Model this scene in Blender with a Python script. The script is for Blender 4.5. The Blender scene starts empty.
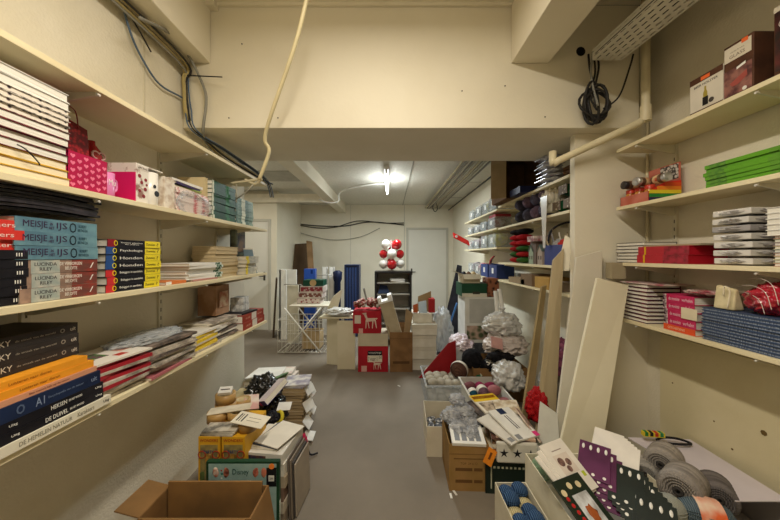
import bpy, bmesh, math, random
from mathutils import Vector, Matrix, Euler, noise
random.seed(7)
R = math.radians
SC = bpy.context.scene
COL = SC.collection
# ---------------------------------------------------------------- camera, world, light, exposure
F = 295.0                      # focal length in pixels of a 780 px wide frame
EYE = 1.4
cd = bpy.data.cameras.new('camera'); cam = bpy.data.objects.new('camera', cd); COL.objects.link(cam)
cd.sensor_width = 36; cd.lens = F/780*36; cd.shift_y = -4/780; cd.clip_start = .02
cam.location = (0, 0, EYE); cam.rotation_euler = (R(90), 0, 0)
SC.camera = cam
SC.view_settings.view_transform = 'Standard'; SC.view_settings.look = 'None'
SC.view_settings.gamma = 1; SC.view_settings.use_curve_mapping = False
SC.view_settings.exposure = -0.1
w = bpy.data.worlds.new('world'); SC.world = w; w.use_nodes = True
w.node_tree.nodes['Background'].inputs[0].default_value = (1, .93, .8, 1)
w.node_tree.nodes['Background'].inputs[1].default_value = .02
def area_lamp(name, loc, sx, sy, watts, col):
    l = bpy.data.lights.new(name, 'AREA'); l.shape = 'RECTANGLE'; l.size = sx; l.size_y = sy
    l.energy = watts; l.color = col
    o = bpy.data.objects.new(name, l); COL.objects.link(o); o.location = loc
    return o
NEAR_C = (1, .91, .77); FAR_C = (.90, .98, 1.0)
area_lamp('near_tube_light', (-.05, .35, 2.83), .10, 1.4, 46, NEAR_C)
area_lamp('side_tube_light', (-2.4, 4.2, 2.49), .07, 1.2, 14, (1, .95, .86))
area_lamp('far_tube_light', (-.05, 4.66, 2.49), .07, 1.45, 60, FAR_C)
for nm, lx, ly, lz, e, c in (('near_tube_glow', -.05, .35, 2.80, 4, NEAR_C), ('far_tube_glow', -.05, 4.66, 2.44, 12, FAR_C)):
    pl = bpy.data.lights.new(nm, 'POINT'); pl.energy = e; pl.color = c; pl.shadow_soft_size = .06
    o = bpy.data.objects.new(nm, pl); COL.objects.link(o); o.location = (lx, ly, lz)

# ---------------------------------------------------------------- materials
_m = {}
def lin(h):
    if isinstance(h, str):
        h = [int(h[i:i+2], 16)/255 for i in (0, 2, 4)]
    return tuple((c/12.92 if c <= .04045 else ((c+.055)/1.055)**2.4) for c in h)
def M(c1, rough=.6, c2=None, kind='noise', scale=8, bump=0, bscale=60, metal=0, trans=0, stretch=(1,1,1), lo=.4, hi=.6, alpha=1, emit=0, coat=0):
    key = (c1, rough, c2, kind, scale, bump, bscale, metal, trans, stretch, lo, hi, alpha, emit, coat)
    if key in _m: return _m[key]
    m = bpy.data.materials.new('mat_%d' % len(_m)); m.use_nodes = True; _m[key] = m
    nt = m.node_tree; b = nt.nodes['Principled BSDF']
    a = lin(c1); b.inputs['Base Color'].default_value = (*a, 1)
    b.inputs['Roughness'].default_value = rough; b.inputs['Metallic'].default_value = metal
    b.inputs['Transmission Weight'].default_value = trans
    if rough >= .5 and not metal and not coat: b.inputs['Specular IOR Level'].default_value = .22
    if trans: b.inputs['IOR'].default_value = 1.2
    b.inputs['Alpha'].default_value = alpha; b.inputs['Coat Weight'].default_value = coat
    if emit:
        b.inputs['Emission Color'].default_value = (*a, 1); b.inputs['Emission Strength'].default_value = emit
    tc = nt.nodes.new('ShaderNodeTexCoord'); mp = nt.nodes.new('ShaderNodeMapping')
    mp.inputs['Scale'].default_value = stretch
    nt.links.new(tc.outputs['Object'], mp.inputs['Vector'])
    if c2 is None: c2 = None
    src = None
    if kind == 'voronoi':
        t = nt.nodes.new('ShaderNodeTexVoronoi'); t.inputs['Scale'].default_value = scale; src = t.outputs['Distance']
    elif kind == 'wave':
        t = nt.nodes.new('ShaderNodeTexWave'); t.inputs['Scale'].default_value = scale; t.bands_direction = 'Z'; src = t.outputs['Fac']
    elif kind == 'wavex':
        t = nt.nodes.new('ShaderNodeTexWave'); t.inputs['Scale'].default_value = scale; t.inputs['Distortion'].default_value = 1.5; src = t.outputs['Fac']
    elif kind == 'checker':
        t = nt.nodes.new('ShaderNodeTexChecker'); t.inputs['Scale'].default_value = scale; src = t.outputs['Fac']
    else:
        t = nt.nodes.new('ShaderNodeTexNoise'); t.inputs['Scale'].default_value = scale; t.inputs['Detail'].default_value = 4; src = t.outputs['Fac']
    nt.links.new(mp.outputs[0], t.inputs['Vector'])
    rp = nt.nodes.new('ShaderNodeValToRGB')
    e = rp.color_ramp.elements; e[0].position = lo; e[1].position = hi
    e[0].color = (*a, 1)
    e[1].color = (*(lin(c2) if c2 else tuple(min(1, x*.9) for x in a)), 1)
    nt.links.new(src, rp.inputs[0]); nt.links.new(rp.outputs[0], b.inputs['Base Color'])
    if bump:
        n2 = nt.nodes.new('ShaderNodeTexNoise'); n2.inputs['Scale'].default_value = bscale
        nt.links.new(tc.outputs['Object'], n2.inputs['Vector'])
        bp = nt.nodes.new('ShaderNodeBump'); bp.inputs['Strength'].default_value = bump; bp.inputs['Distance'].default_value = .01
        nt.links.new(n2.outputs['Fac'] if kind != 'wavex' else src, bp.inputs['Height']); nt.links.new(bp.outputs[0], b.inputs['Normal'])
    return m

# ---------------------------------------------------------------- mesh builder
class MB:
    def __init__(s): s.v = []; s.f = []; s.mi = []; s.sm = []; s.m = 0; s.T = Matrix()
    def add(s, vs, fs, smooth=False):
        n = len(s.v); s.v += [tuple(s.T @ Vector(p)) for p in vs]
        for f in fs: s.f.append([n+i for i in f]); s.mi.append(s.m); s.sm.append(smooth)
    def box(s, x0, x1, y0, y1, z0, z1, m=None):
        if m is not None: s.m = m
        s.add([(x0,y0,z0),(x1,y0,z0),(x1,y1,z0),(x0,y1,z0),(x0,y0,z1),(x1,y0,z1),(x1,y1,z1),(x0,y1,z1)],
              [(0,3,2,1),(4,5,6,7),(0,1,5,4),(1,2,6,5),(2,3,7,6),(3,0,4,7)])
        return s
    def slab(s, a, b, c, d, t):          # four corners and a thickness along the normal
        a, b, c, d = map(Vector, (a, b, c, d)); n = (b-a).cross(d-a).normalized()*t
        s.add([a,b,c,d,a+n,b+n,c+n,d+n], [(0,3,2,1),(4,5,6,7),(0,1,5,4),(1,2,6,5),(2,3,7,6),(3,0,4,7)]); return s
    def sheet(s, x0, x1, y0, y1, z0, z1, fn, nx=8, ny=4):   # box whose top and bottom follow fn(x, y)
        vs = []; fs = []
        for k, z in enumerate((z0, z1)):
            for j in range(ny+1):
                for i in range(nx+1):
                    x = x0+(x1-x0)*i/nx; y = y0+(y1-y0)*j/ny; vs.append((x, y, z+fn(x, y)))
        w_ = nx+1; K = w_*(ny+1)
        for j in range(ny):
            for i in range(nx):
                a = j*w_+i; fs.append((a, a+w_, a+w_+1, a+1)); fs.append((K+a, K+a+1, K+a+w_+1, K+a+w_))
        for i in range(nx):
            fs.append((i, i+1, K+i+1, K+i)); a = ny*w_+i; fs.append((a+1, a, K+a, K+a+1))
        for j in range(ny):
            a = j*w_; fs.append((a+w_, a, K+a, K+a+w_)); a = j*w_+nx; fs.append((a, a+w_, K+a+w_, K+a))
        s.add(vs, fs); return s
    def cyl(s, p0, p1, r0, r1=None, n=14, caps=True, smooth=True):
        r1 = r0 if r1 is None else r1; p0 = Vector(p0); p1 = Vector(p1); d = (p1-p0).normalized()
        u = d.orthogonal().normalized(); v = d.cross(u); vs = []
        for p, r in ((p0, r0), (p1, r1)):
            for i in range(n):
                a = 2*math.pi*i/n; vs.append(p+u*math.cos(a)*r+v*math.sin(a)*r)
        s.add(vs, [(i, (i+1)%n, n+(i+1)%n, n+i) for i in range(n)], smooth)
        if caps: s.add(vs[:n], [tuple(range(n))[::-1]]); s.add(vs[n:], [tuple(range(n))])
        return s
    def tube(s, pts, r, n=8, smoothpath=True):
        P = [Vector(p) for p in pts]
        if smoothpath and len(P) > 2:
            Q = []
            for i in range(len(P)-1):
                a = P[max(0,i-1)]; b = P[i]; c = P[i+1]; d = P[min(len(P)-1,i+2)]
                for k in range(6):
                    t = k/6; Q.append(.5*((2*b)+(c-a)*t+(2*a-5*b+4*c-d)*t*t+(3*b-a-3*c+d)*t**3))
            Q.append(P[-1]); P = Q
        vs = []; prev = None
        for i, p in enumerate(P):
            d = (P[min(i+1,len(P)-1)]-P[max(i-1,0)])
            d = d.normalized() if d.length > 1e-9 else Vector((0,0,1))
            if prev is None: u = d.orthogonal().normalized()
            else:
                u = prev-d*prev.dot(d); u = u.normalized() if u.length > 1e-6 else d.orthogonal().normalized()
            prev = u; v = d.cross(u)
            for k in range(n):
                a = 2*math.pi*k/n; vs.append(p+u*math.cos(a)*r+v*math.sin(a)*r)
        fs = [(i*n+k, i*n+(k+1)%n, (i+1)*n+(k+1)%n, (i+1)*n+k) for i in range(len(P)-1) for k in range(n)]
        fs += [tuple(range(n))[::-1], tuple((len(P)-1)*n+k for k in range(n))]
        s.add(vs, fs, True); return s
    def lathe(s, prof, n=20, c=(0,0,0), caps=True):
        c = Vector(c); vs = []
        for r, z in prof:
            for i in range(n):
                a = 2*math.pi*i/n; vs.append(c+Vector((r*math.cos(a), r*math.sin(a), z)))
        fs = [(j*n+i, j*n+(i+1)%n, (j+1)*n+(i+1)%n, (j+1)*n+i) for j in range(len(prof)-1) for i in range(n)]
        s.add(vs, fs, True)
        if caps:
            if prof[0][0] > 1e-5: s.add(vs[:n], [tuple(range(n))[::-1]])
            if prof[-1][0] > 1e-5: s.add(vs[-n:], [tuple(range(n))])
        return s
    def blob(s, c, r, amp=.15, freq=3, seed=0, sub=3, smooth=True, flat=None, ridge=0):
        bm = bmesh.new(); bmesh.ops.create_icosphere(bm, subdivisions=sub, radius=1)
        c = Vector(c); vs = []
        for v in bm.verts:
            p = v.co.copy(); k = 1+amp*(noise.noise(p*freq+Vector((seed*3.1, seed*1.7, seed)))+.5*noise.noise(p*freq*2.3+Vector((seed, 9, 2))))
            if ridge:
                w1 = p+.35*noise.noise_vector(p*1.6+Vector((seed, 0, 3)))
                k += ridge*(.55-1.6*abs(noise.noise(w1*3.1+Vector((seed*2.0, 5, 1))))-.5*abs(noise.noise(w1*7+Vector((1, seed, 7)))))
            q = Vector((p.x*r[0]*k, p.y*r[1]*k, p.z*r[2]*k))
            if flat is not None and q.z < -r[2]*flat: q.z = -r[2]*flat
            vs.append(c+q)
        fs = [[v.index for v in f.verts] for f in bm.faces]; bm.free()
        s.add(vs, fs, smooth); return s
    def torus(s, c, R_, r, axis='z', n=24, k=8):
        c = Vector(c); vs = []
        for i in range(n):
            a = 2*math.pi*i/n
            for j in range(k):
                b = 2*math.pi*j/k; p = ((R_+r*math.cos(b))*math.cos(a), (R_+r*math.cos(b))*math.sin(a), r*math.sin(b))
                if axis == 'y': p = (p[0], p[2], p[1])
                if axis == 'x': p = (p[2], p[0], p[1])
                vs.append(c+Vector(p))
        s.add(vs, [(i*k+j, ((i+1)%n)*k+j, ((i+1)%n)*k+(j+1)%k, i*k+(j+1)%k) for i in range(n) for j in range(k)], True); return s
    def build(s, name, mats, parent=None, bevel=0):
        me = bpy.data.meshes.new(name); me.from_pydata(s.v, [], s.f)
        if not isinstance(mats, (list, tuple)): mats = [mats]
        for m in mats: me.materials.append(m)
        for i, p in enumerate(me.polygons): p.material_index = min(s.mi[i], len(mats)-1); p.use_smooth = s.sm[i]
        bm = bmesh.new(); bm.from_mesh(me); bmesh.ops.recalc_face_normals(bm, faces=bm.faces); bm.to_mesh(me); bm.free()
        o = bpy.data.objects.new(name, me); COL.objects.link(o)
        if parent: o.parent = parent
        if bevel:
            b = o.modifiers.new('bevel', 'BEVEL'); b.width = bevel; b.segments = 2; b.limit_method = 'ANGLE'
        return o
def rotm(x=0, y=0, z=0, loc=(0,0,0)): return Matrix.Translation(loc) @ Euler((R(x), R(y), R(z))).to_matrix().to_4x4()
def tag(o, label, cat, group=None, kind=None):
    if not 4 <= len(label.split()) <= 16: print('LABEL LENGTH', len(label.split()), label)
    o['label'] = label; o['category'] = cat
    if group: o['group'] = group
    if kind: o['kind'] = kind
    return o
def thing(name, label, cat, loc=(0,0,0), rz=0, group=None, rx=0, ry=0):
    o = bpy.data.objects.new(name, None); COL.objects.link(o); o.empty_display_size = .05
    o.location = loc; o.rotation_euler = (R(rx), R(ry), R(rz)); tag(o, label, cat, group); return o
def struct(o): o['kind'] = 'structure'; return o
def copy_tree(o, parent=None):
    c = o.copy(); COL.objects.link(c); c.parent = parent
    for ch in list(o.children): copy_tree(ch, c)
    return c
def at(px, py, Y): return ((px-390)*Y/F, Y, EYE-(py-256)*Y/F)
def floorY(py): return EYE*F/(py-256)
_t = {}
def text(parent, s, w_, h_, mat, loc, rx=90, rz=0, name='lettering'):
    key = s
    if key not in _t:
        cu = bpy.data.curves.new('t', 'FONT'); cu.body = s; cu.align_x = 'CENTER'; cu.align_y = 'CENTER'; cu.extrude = .004
        cu.resolution_u = 2
        o = bpy.data.objects.new('t', cu); COL.objects.link(o)
        bpy.context.view_layer.update()
        me = bpy.data.meshes.new_from_object(o.evaluated_get(bpy.context.evaluated_depsgraph_get()))
        bpy.data.objects.remove(o); _t[key] = me
    me = _t[key].copy(); me.materials.clear(); me.materials.append(mat)
    xs = [v.co.x for v in me.vertices]; ys = [v.co.y for v in me.vertices]
    if not xs: return
    W = max(xs)-min(xs); H = max(ys)-min(ys); cx = (max(xs)+min(xs))/2; cy = (max(ys)+min(ys))/2
    for v in me.vertices: v.co = ((v.co.x-cx)*w_/W, (v.co.y-cy)*h_/H, v.co.z*.05)
    o = bpy.data.objects.new(name, me); COL.objects.link(o); o.parent = parent; o.location = loc; o.rotation_euler = (R(rx), 0, R(rz))
    return o
ORD = ['lowest', 'second lowest', 'third lowest', 'fourth lowest', 'fifth lowest', 'sixth lowest', 'seventh lowest', 'eighth lowest', 'ninth lowest', 'tenth lowest', 'eleventh lowest', 'twelfth lowest', 'thirteenth lowest']
def pos(i, n): return 'topmost' if i == n-1 else ORD[i]

# common materials
PAPER = M('E9E2D0', .8, 'C9C0AC', stretch=(3,3,500), scale=2)
PAPERW = M('F2EFE6', .8, 'D8D3C6', stretch=(3,3,500), scale=2)
PAPERB = M('D2BF9A', .85, 'B39F7A', stretch=(3,3,400), scale=2)
CARD = M('B08A5C', .85, 'A27D50', scale=12, bump=.1)
CARDD = M('8A6840', .85, '7D5E3A', scale=12)
WHITE = M('EFEDE6', .55); BLACK = M('15141A', .5, '201F26'); CREAM = M('E4DAB8', .6, 'DDD2AE', scale=5)
WCARD = M('DAD5C6', .8, 'CFC9B8', scale=10)
RED = M('B01822', .5, 'A0141E'); NAVY = M('1D2C4E', .5, '17233F'); YEL = M('F2E020', .5, 'E8D518')
GOLD = M('D8A820', .5); SILV = M('C9C9CC', .3, metal=.8)
CLEAR = M('F4F6F6', .12, trans=.75, alpha=.45)
BAGW = M('DCDAD4', .25, 'C8C6C0', scale=6, alpha=.88)
BAGC = M('E8ECEE', .15, 'CCD2D6', scale=6, alpha=.5, bump=.4, bscale=25)
def T_(c): return M(c, .6, c)

# ---------------------------------------------------------------- books
_b = {}
def book_parts(root, L, D, T, cov, page=PAPER, board=.0018, spine='front', bands=(), texts=(), top=None, bend=0, prints=()):
    """a closed book lying flat; local front (-Y) is the side the viewer sees, x = -L/2..L/2"""
    fn = (lambda x, y: bend*(math.cos(3.14159*x/L)-1+.6*math.sin(5*y/D))) if bend else (lambda x, y: 0)
    nx, ny = (8, 4) if bend else (1, 1)
    m = MB(); m.sheet(-L/2, L/2, 0, D, 0, board, fn, nx, ny); m.m = 1; m.sheet(-L/2, L/2, 0, D, T-board, T, fn, nx, ny); m.m = 0
    if spine == 'front': m.sheet(-L/2, L/2, 0, board, board, T-board, fn, nx, 1)
    elif spine == 'back': m.sheet(-L/2, L/2, D-board, D, board, T-board, fn, nx, 1)
    elif spine == 'left': m.sheet(-L/2, -L/2+board, 0, D, board, T-board, fn, 1, ny)
    m.build('cover', [cov, top or cov], root)
    i = .003 if board > .001 else .0006
    p = MB(); p.sheet(-L/2+i, L/2-i, (i if spine != 'front' else board), D-(i if spine != 'back' else board), board, T-board, fn, nx, ny)
    p.build('page_block', page, root)
    for a, b, mt in bands:
        q = MB(); q.box(-L/2+a*L, -L/2+b*L, -.0004, .0002, .0002, T-.0002); q.build('spine_panel', mt, root)
    for s, a, b, hf, mt in texts:
        text(root, s, (b-a)*L, hf*T, mt, (-L/2+(a+b)/2*L, -.0006, T/2), name='spine_title')
    for (x0, x1, y0, y1, mt) in prints:
        q = MB(); q.box(-L/2+x0*L, -L/2+x1*L, y0*D, y1*D, T, T+.0004); q.build('cover_print', mt, root)
def book(key, label, loc, rz=0, group=None, cat='book', name='book', rx=0, ry=0, **kw):
    if key in _b:
        o = copy_tree(_b[key]); tag(o, label, cat, group); o.location = loc; o.rotation_euler = (R(rx), R(ry), R(rz)); return o
    o = thing(name, label, cat, loc, rz, group, rx, ry); book_parts(o, **kw); _b[key] = o; return o
def stack(specs, x, y, z, rz, label, group=None, jit=.004, jrot=1.5, gap=.0004, **kw0):
    """specs from the bottom up: (key, kw, name-of-look); label has {p} and {k}"""
    n = len(specs)
    for i, (key, kw, look) in enumerate(specs):
        a = R(rz); dx = random.uniform(-jit, jit); dy = random.uniform(-jit, jit)
        k2 = dict(kw); name = k2.pop('name', 'book'); cat = k2.pop('cat', 'book')
        book(key, label.format(p=pos(i, n), k=look) if n > 1 else label.format(p='single', k=look),
             (x+dx*math.cos(a)-dy*math.sin(a), y+dx*math.sin(a)+dy*math.cos(a), z), rz+random.uniform(-jrot, jrot), group, cat, name, **k2)
        z += kw['T']+gap
    return z

# ---------------------------------------------------------------- boxes, bags, yarn
def open_box(root, w_, d, h, t, mat, flaps=(), name='body', inner=None, z0=0):
    m = MB(); m.box(-w_/2, w_/2, -d/2, d/2, z0, z0+t); m.box(-w_/2, w_/2, -d/2, -d/2+t, z0+t, z0+h); m.box(-w_/2, w_/2, d/2-t, d/2, z0+t, z0+h)
    m.box(-w_/2, -w_/2+t, -d/2+t, d/2-t, z0+t, z0+h); m.box(w_/2-t, w_/2, -d/2+t, d/2-t, z0+t, z0+h)
    b = m.build(name, mat, root)
    for side, ln, ang in flaps:          # ang: 0 = upright, 90 = flat outwards
        q = MB()
        if side in 'fb':
            s = -1 if side == 'f' else 1; q.T = rotm(-s*ang, 0, 0, (0, s*(d/2-t/2), z0+h)); q.box(-w_/2+.003, w_/2-.003, -t/2, t/2, 0, ln)
        else:
            s = -1 if side == 'l' else 1; q.T = rotm(0, s*ang, 0, (s*(w_/2-t/2), 0, z0+h)); q.box(-t/2, t/2, -d/2+.003, d/2-.003, 0, ln)
        q.build('flap', mat, root)
    return b
def closed_box(root, w_, d, h, mat, lid=None, lidmat=None, tape=None, name='body'):
    """closed box, front = -Y; optional lid of height lid, tape strip"""
    m = MB(); m.box(-w_/2, w_/2, -d/2, d/2, 0, h-(.002 if lid else 0)); m.build(name, mat, root, .0015)
    if lid:
        m = MB(); m.box(-w_/2-.003, w_/2+.003, -d/2-.003, d/2+.003, h-lid, h); m.build('lid', lidmat or mat, root, .0015)
    if tape:
        m = MB(); m.box(-.025, .025, -d/2-.0008, d/2+.0008, h-.04, h+.0008); m.build('tape', tape, root)
def panel(root, x0, x1, z0, z1, y, mat, name='printed_panel', t=.0006):
    m = MB(); m.box(x0, x1, y-t, y+.0003, z0, z1); return m.build(name, mat, root)
def yarn(c1, c2, sc=55): return M(c1, .95, c2, kind='wavex', scale=sc, bump=.6, lo=.2, hi=.8, stretch=(1,.6,1.3))
def yarn_ball(name, label, c, r, mat, group=None, band=None, rz=0, rx=0, ry=0, seed=0, cat='yarn'):
    o = thing(name, label, cat, c, rz, group, rx, ry)
    m = MB(); m.blob((0,0,0), r, .06, 2.2, seed, 3); m.build('wound_yarn', mat, o)
    s = MB(); rr = random.Random(seed)
    for k in range(7):                   # loose strands crossing the ball
        a0 = rr.uniform(0, 6.28); tl = rr.uniform(-.7, .7); pts = []
        for j in range(13):
            a = a0+j/12*math.pi*1.6; v = Vector((math.cos(a), math.sin(a)*math.cos(tl), math.sin(a)*math.sin(tl)))*1.035
            pts.append((v.x*r[0], v.y*r[1], v.z*r[2]))
        s.tube(pts, .0016, 5, False)
    s.build('strand', mat, o)
    if band:
        m = MB(); n = 24; L = r[0]*.45
        m.T = rotm(0, 90, 0); m.lathe([(max(r[1], r[2])*1.0, -L), (max(r[1], r[2])*1.05, 0), (max(r[1], r[2])*1.0, L)], n, caps=False); m.T = Matrix()
        m.build('paper_band', band, o)
    return o
def bag(name, label, c, r, mat, seed=0, amp=.35, freq=2.5, group=None, cat='bag', knot=False, sub=4, ridge=.24):
    o = thing(name, label, cat, c, 0, group)
    m = MB(); m.blob((0,0,0), r, amp*.7, freq, seed, sub+(1 if sub == 4 and ridge else 0), smooth=True, flat=.8, ridge=ridge); m.build('film', mat, o)
    if knot:
        m = MB(); m.lathe([(.006, 0), (.008, .01), (.03, .05), (.035, .06)], 12, (0, 0, r[2]*.95)); m.build('knot', mat, o)
    return o
# ================================================================= THE ROOM
WALL = M('E6DFCB', .75, 'E0D8C2', scale=1.5, bump=.08, bscale=40)
WALLL = M('E4DDCA', .75, 'DAD2BC', scale=2.5, bump=.25, bscale=90)
CEIL = M('E2DFD2', .85, 'D6D2C4', scale=30, bump=.35, bscale=45, lo=.35, hi=.7)
FLOOR = M('877D6F', .7, '70675A', scale=1.6, bump=.12, bscale=60, lo=.3, hi=.75)
SHELF = M('E8DCB8', .5, 'E0D2AA', scale=3); RAIL = M('D9D2BC', .5, metal=.2)
XL, XR, CE = -1.27, 1.66, 2.94
def sbox(name, mat, *boxes, bevel=0):
    m = MB()
    for b in boxes: m.box(*b)
    return struct(m.build(name, mat, None, bevel))
sbox('floor', FLOOR, (-3.4, 1.8, -1.6, 7.3, -.1, 0))
sbox('ceiling', WALL, (XL-.12, XR+.12, -1.6, 1.81, CE, CE+.1))
sbox('ceiling_back', CEIL, (-3.4, 1.8, 2.44, 7.3, 2.63, 2.73))
sbox('wall_left', WALLL, (XL-.12, XL, -1.6, 2.57, 0, CE))
sbox('wall_right', WALLL, (XR, XR+.12, -1.6, 1.9, 0, CE))
sbox('wall_behind', WALL, (XL-.12, XR+.12, -1.7, -1.6, 0, CE))
sbox('wall_pier', WALL, (1.19, XR+.12, 1.9, 1.95, 0, CE))
sbox('wall_back', WALL, (-2.14, 1.62, 7.1, 7.2, 0, 2.63))
sbox('wall_back_right', WALL, (1.52, 1.62, 1.95, 7.1, 0, 2.63))
sbox('wall_back_left', WALL, (-3.4, -2.14, 5.58, 7.2, 0, 2.63))
sbox('wall_side_left', WALL, (-3.4, -3.3, 2.57, 5.58, 0, 2.63))
sbox('wall_partition', WALL, (-3.4, XL-.12, 2.45, 2.57, 0, 2.63))
sbox('trim_header', WALL, (XL, 1.53, 1.81, 2.44, 2.185, CE), bevel=.004)
sbox('trim_header_side', WALL, (XL-.12, XL, 2.44, 2.57, 2.185, 2.94))
sbox('trim_beam_left', WALL, (XL, -1.10, -1.6, 1.808, 2.58, CE), bevel=.004)
sbox('trim_beam_right', WALL, (.742, .97, -1.6, 1.808, 2.58, CE), bevel=.004)
sbox('trim_beam_back', WALL, (-1.24, -1.06, 2.44, 7.1, 2.44, 2.63), bevel=.003)
sbox('trim_ceiling_lip', WALL, (-1.10, -1.05, 1.76, 1.808, 2.90, CE), (-1.05, .74, 1.79, 1.808, 2.925, CE))
sbox('trim_ceiling_seam', M('A8A498', .8), (.30, .315, 2.44, 7.1, 2.624, 2.632))
for i, yy in enumerate((3.4, 4.9, 6.2)): sbox('trim_ceiling_joint', M('A8A498', .8), (.95, 1.52, yy, yy+.012, 2.624, 2.632))
sbox('trim_ceiling_panel', M('B9B6A8', .8), (-2.2, -1.3, 4.25, 4.8, 2.615, 2.631))
sbox('trim_back_wall_joint', M('B5B1A4', .8), (.34, .35, 7.094, 7.101, 0, 2.63), (-.95, -.945, 7.094, 7.101, 0, 2.63))
sbox('baseboard_back', M('8E8A80', .6), (-2.14, .40, 7.085, 7.101, 0, .09))
sbox('trim_lower_right_panel', M('E2D8B8', .6, 'D8CDA8', scale=2, bump=.1), (XR-.012, XR+.001, .2, 1.80, 0, .93))
sbox('trim_left_wall_joint', M('CFC7B0', .7), (XL-.001, XL+.003, 1.52, 1.528, 2.02, 2.58))
# marks on the walls
pm = MB()
pm.cyl((1.17, 1.8085, 2.655), (1.17, 1.8115, 2.655), .028, n=20); struct(pm.build('trim_header_hole', M('0D0C0A', .9)))
pm = MB()
for px, py in ((242, 44), (229, 118), (278, 118), (462, 91), (545, 117), (505, 86)):
    x, y, z = at(px, py, 1.81); pm.cyl((x, 1.8075, z), (x, 1.8115, z), .004, n=8)
struct(pm.build('trim_header_screw_holes', M('3A3226', .9)))
pm = MB()
for y, z, r in ((1.30, .62, .012), (1.02, .60, .012), (1.42, .47, .005), (1.5, .56, .004), (1.72, .66, .004)):
    pm.cyl((XR-.0135, y, z), (XR-.010, y, z), r, n=7)
struct(pm.build('trim_panel_scuffs', M('6E5A35', .9)))
# doors of the back room
def door(name, x0, x1, y, h, hx):
    m = MB(); m.box(x0-.05, x0, y-.02, y, 0, h+.05); m.box(x1, x1+.05, y-.02, y, 0, h+.05); m.box(x0, x1, y-.02, y, h, h+.05)
    f = struct(m.build(name, M('C2BDAE', .5, 'BDB8A8', scale=2), None, .002))
    m = MB(); m.box(x0+.004, x1-.004, y-.012, y, .01, h-.004); l = m.build('door_leaf', M('DDD9CC', .5, 'D9D5C8', scale=2), f, .002)
    m = MB(); m.cyl((hx, y-.012, 1.02), (hx, y-.05, 1.02), .009); m.cyl((hx, y-.05, 1.02), (hx+(.09 if hx < (x0+x1)/2 else -.09), y-.05, 1.02), .008)
    m.box(hx-.018, hx+.018, y-.017, y-.010, .94, 1.10); m.build('door_handle', M('55524C', .3, metal=.9), l)
door('door_1', .44, 1.35, 7.1, 2.03, .52)
door('door_2', -3.1, -2.30, 5.58, 2.05, -2.37)

# shelves on brackets
def shelf(label, x0, x1, y0, y1, z, brk, group, wallx):
    o = thing('wall_shelf', label, 'shelf', ((x0+x1)/2, (y0+y1)/2, z-.02), 0, group)
    cx, cy = (x0+x1)/2, (y0+y1)/2
    m = MB(); m.box(x0-cx, x1-cx, y0-cy, y1-cy, 0, .02); m.build('shelf_board', SHELF, o, .0015)
    s = 1 if wallx < cx else -1
    for by in brk:
        m = MB(); a = wallx-cx; b = a+s*(abs(x1-x0)-.015)
        vs = [(a, 0), (b, 0), (b, -.012), (a+s*.03, -.05), (a, -.05)]
        n = len(vs); m.add([(x, by-cy-.004, z_) for x, z_ in vs]+[(x, by-cy+.004, z_) for x, z_ in vs],
            [tuple(range(n)), tuple(range(n, 2*n))[::-1]]+[(i, (i+1)%n, n+(i+1)%n, n+i) for i in range(n)])
        bk = m.build('bracket', RAIL, o)
        m = MB(); m.cyl((b-s*.004, by-cy, -.002), (b+s*.012, by-cy, -.010), .004, n=8); m.build('bracket_tip', WHITE, bk)
    return o
LB = (.55, 1.02, 1.62, 2.15)
for z, w_ in ((1.985, 'top'), (1.617, 'upper'), (1.266, 'middle'), (.88, 'bottom')):
    shelf('cream painted %s shelf along the left wall' % w_, XL+.012, -1.0, -.2, 2.4, z, LB, 'left wall shelves', XL+.012)
RB = (.60, 1.15, 1.71)
for z, w_ in ((2.065, 'top'), (1.705, 'upper'), (1.36, 'middle'), (1.02, 'bottom')):
    shelf('cream painted %s shelf along the right wall' % w_, 1.42, XR-.012, -.2, 1.85, z, RB, 'right wall shelves', XR-.012)
def rails(ys, x, z0, z1, where, s):
    for i, y in enumerate(ys):
        m = MB(); m.box(x-.006, x+.006, y-.013, y+.013, z0, z1)
        m.m = 1
        k = z0+.03
        while k < z1-.03:
            m.box(x+s*.006-.0004, x+s*.006+.0004, y-.003, y+.003, k, k+.02); k += .045
        tag(m.build('shelf_rail', [RAIL, M('5C5648', .8)]), 'slotted cream shelf rail on the %s wall, %s' % (where, ('nearest the camera', 'second nearest', 'farthest' if len(ys) == 3 else 'third nearest', 'farthest')[i]), 'rail', 'shelf rails on the %s wall' % where)
rails(LB, XL+.006, .75, 2.03, 'left', 1)
rails(RB, XR-.006, .93, 2.10, 'right', -1)
# back right shelves
WX = 1.508
for z, w_ in ((1.95, 'top'), (1.71, 'second'), (1.33, 'third'), (1.14, 'low')):
    shelf('%s shelf just behind the pier, on the back room wall' % w_, 1.2, WX, 1.98, 3.28, z, (2.5, 3.1), 'shelves behind the pier', WX)
for z, w_ in ((1.93, 'top'), (1.72, 'second'), (1.50, 'third'), (1.14, 'low')):
    shelf('%s shelf of the far set holding clear storage bins' % w_, 1.2, WX, 3.32, 4.75, z, (3.5, 4.5), 'far shelves with storage bins', WX)

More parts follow.
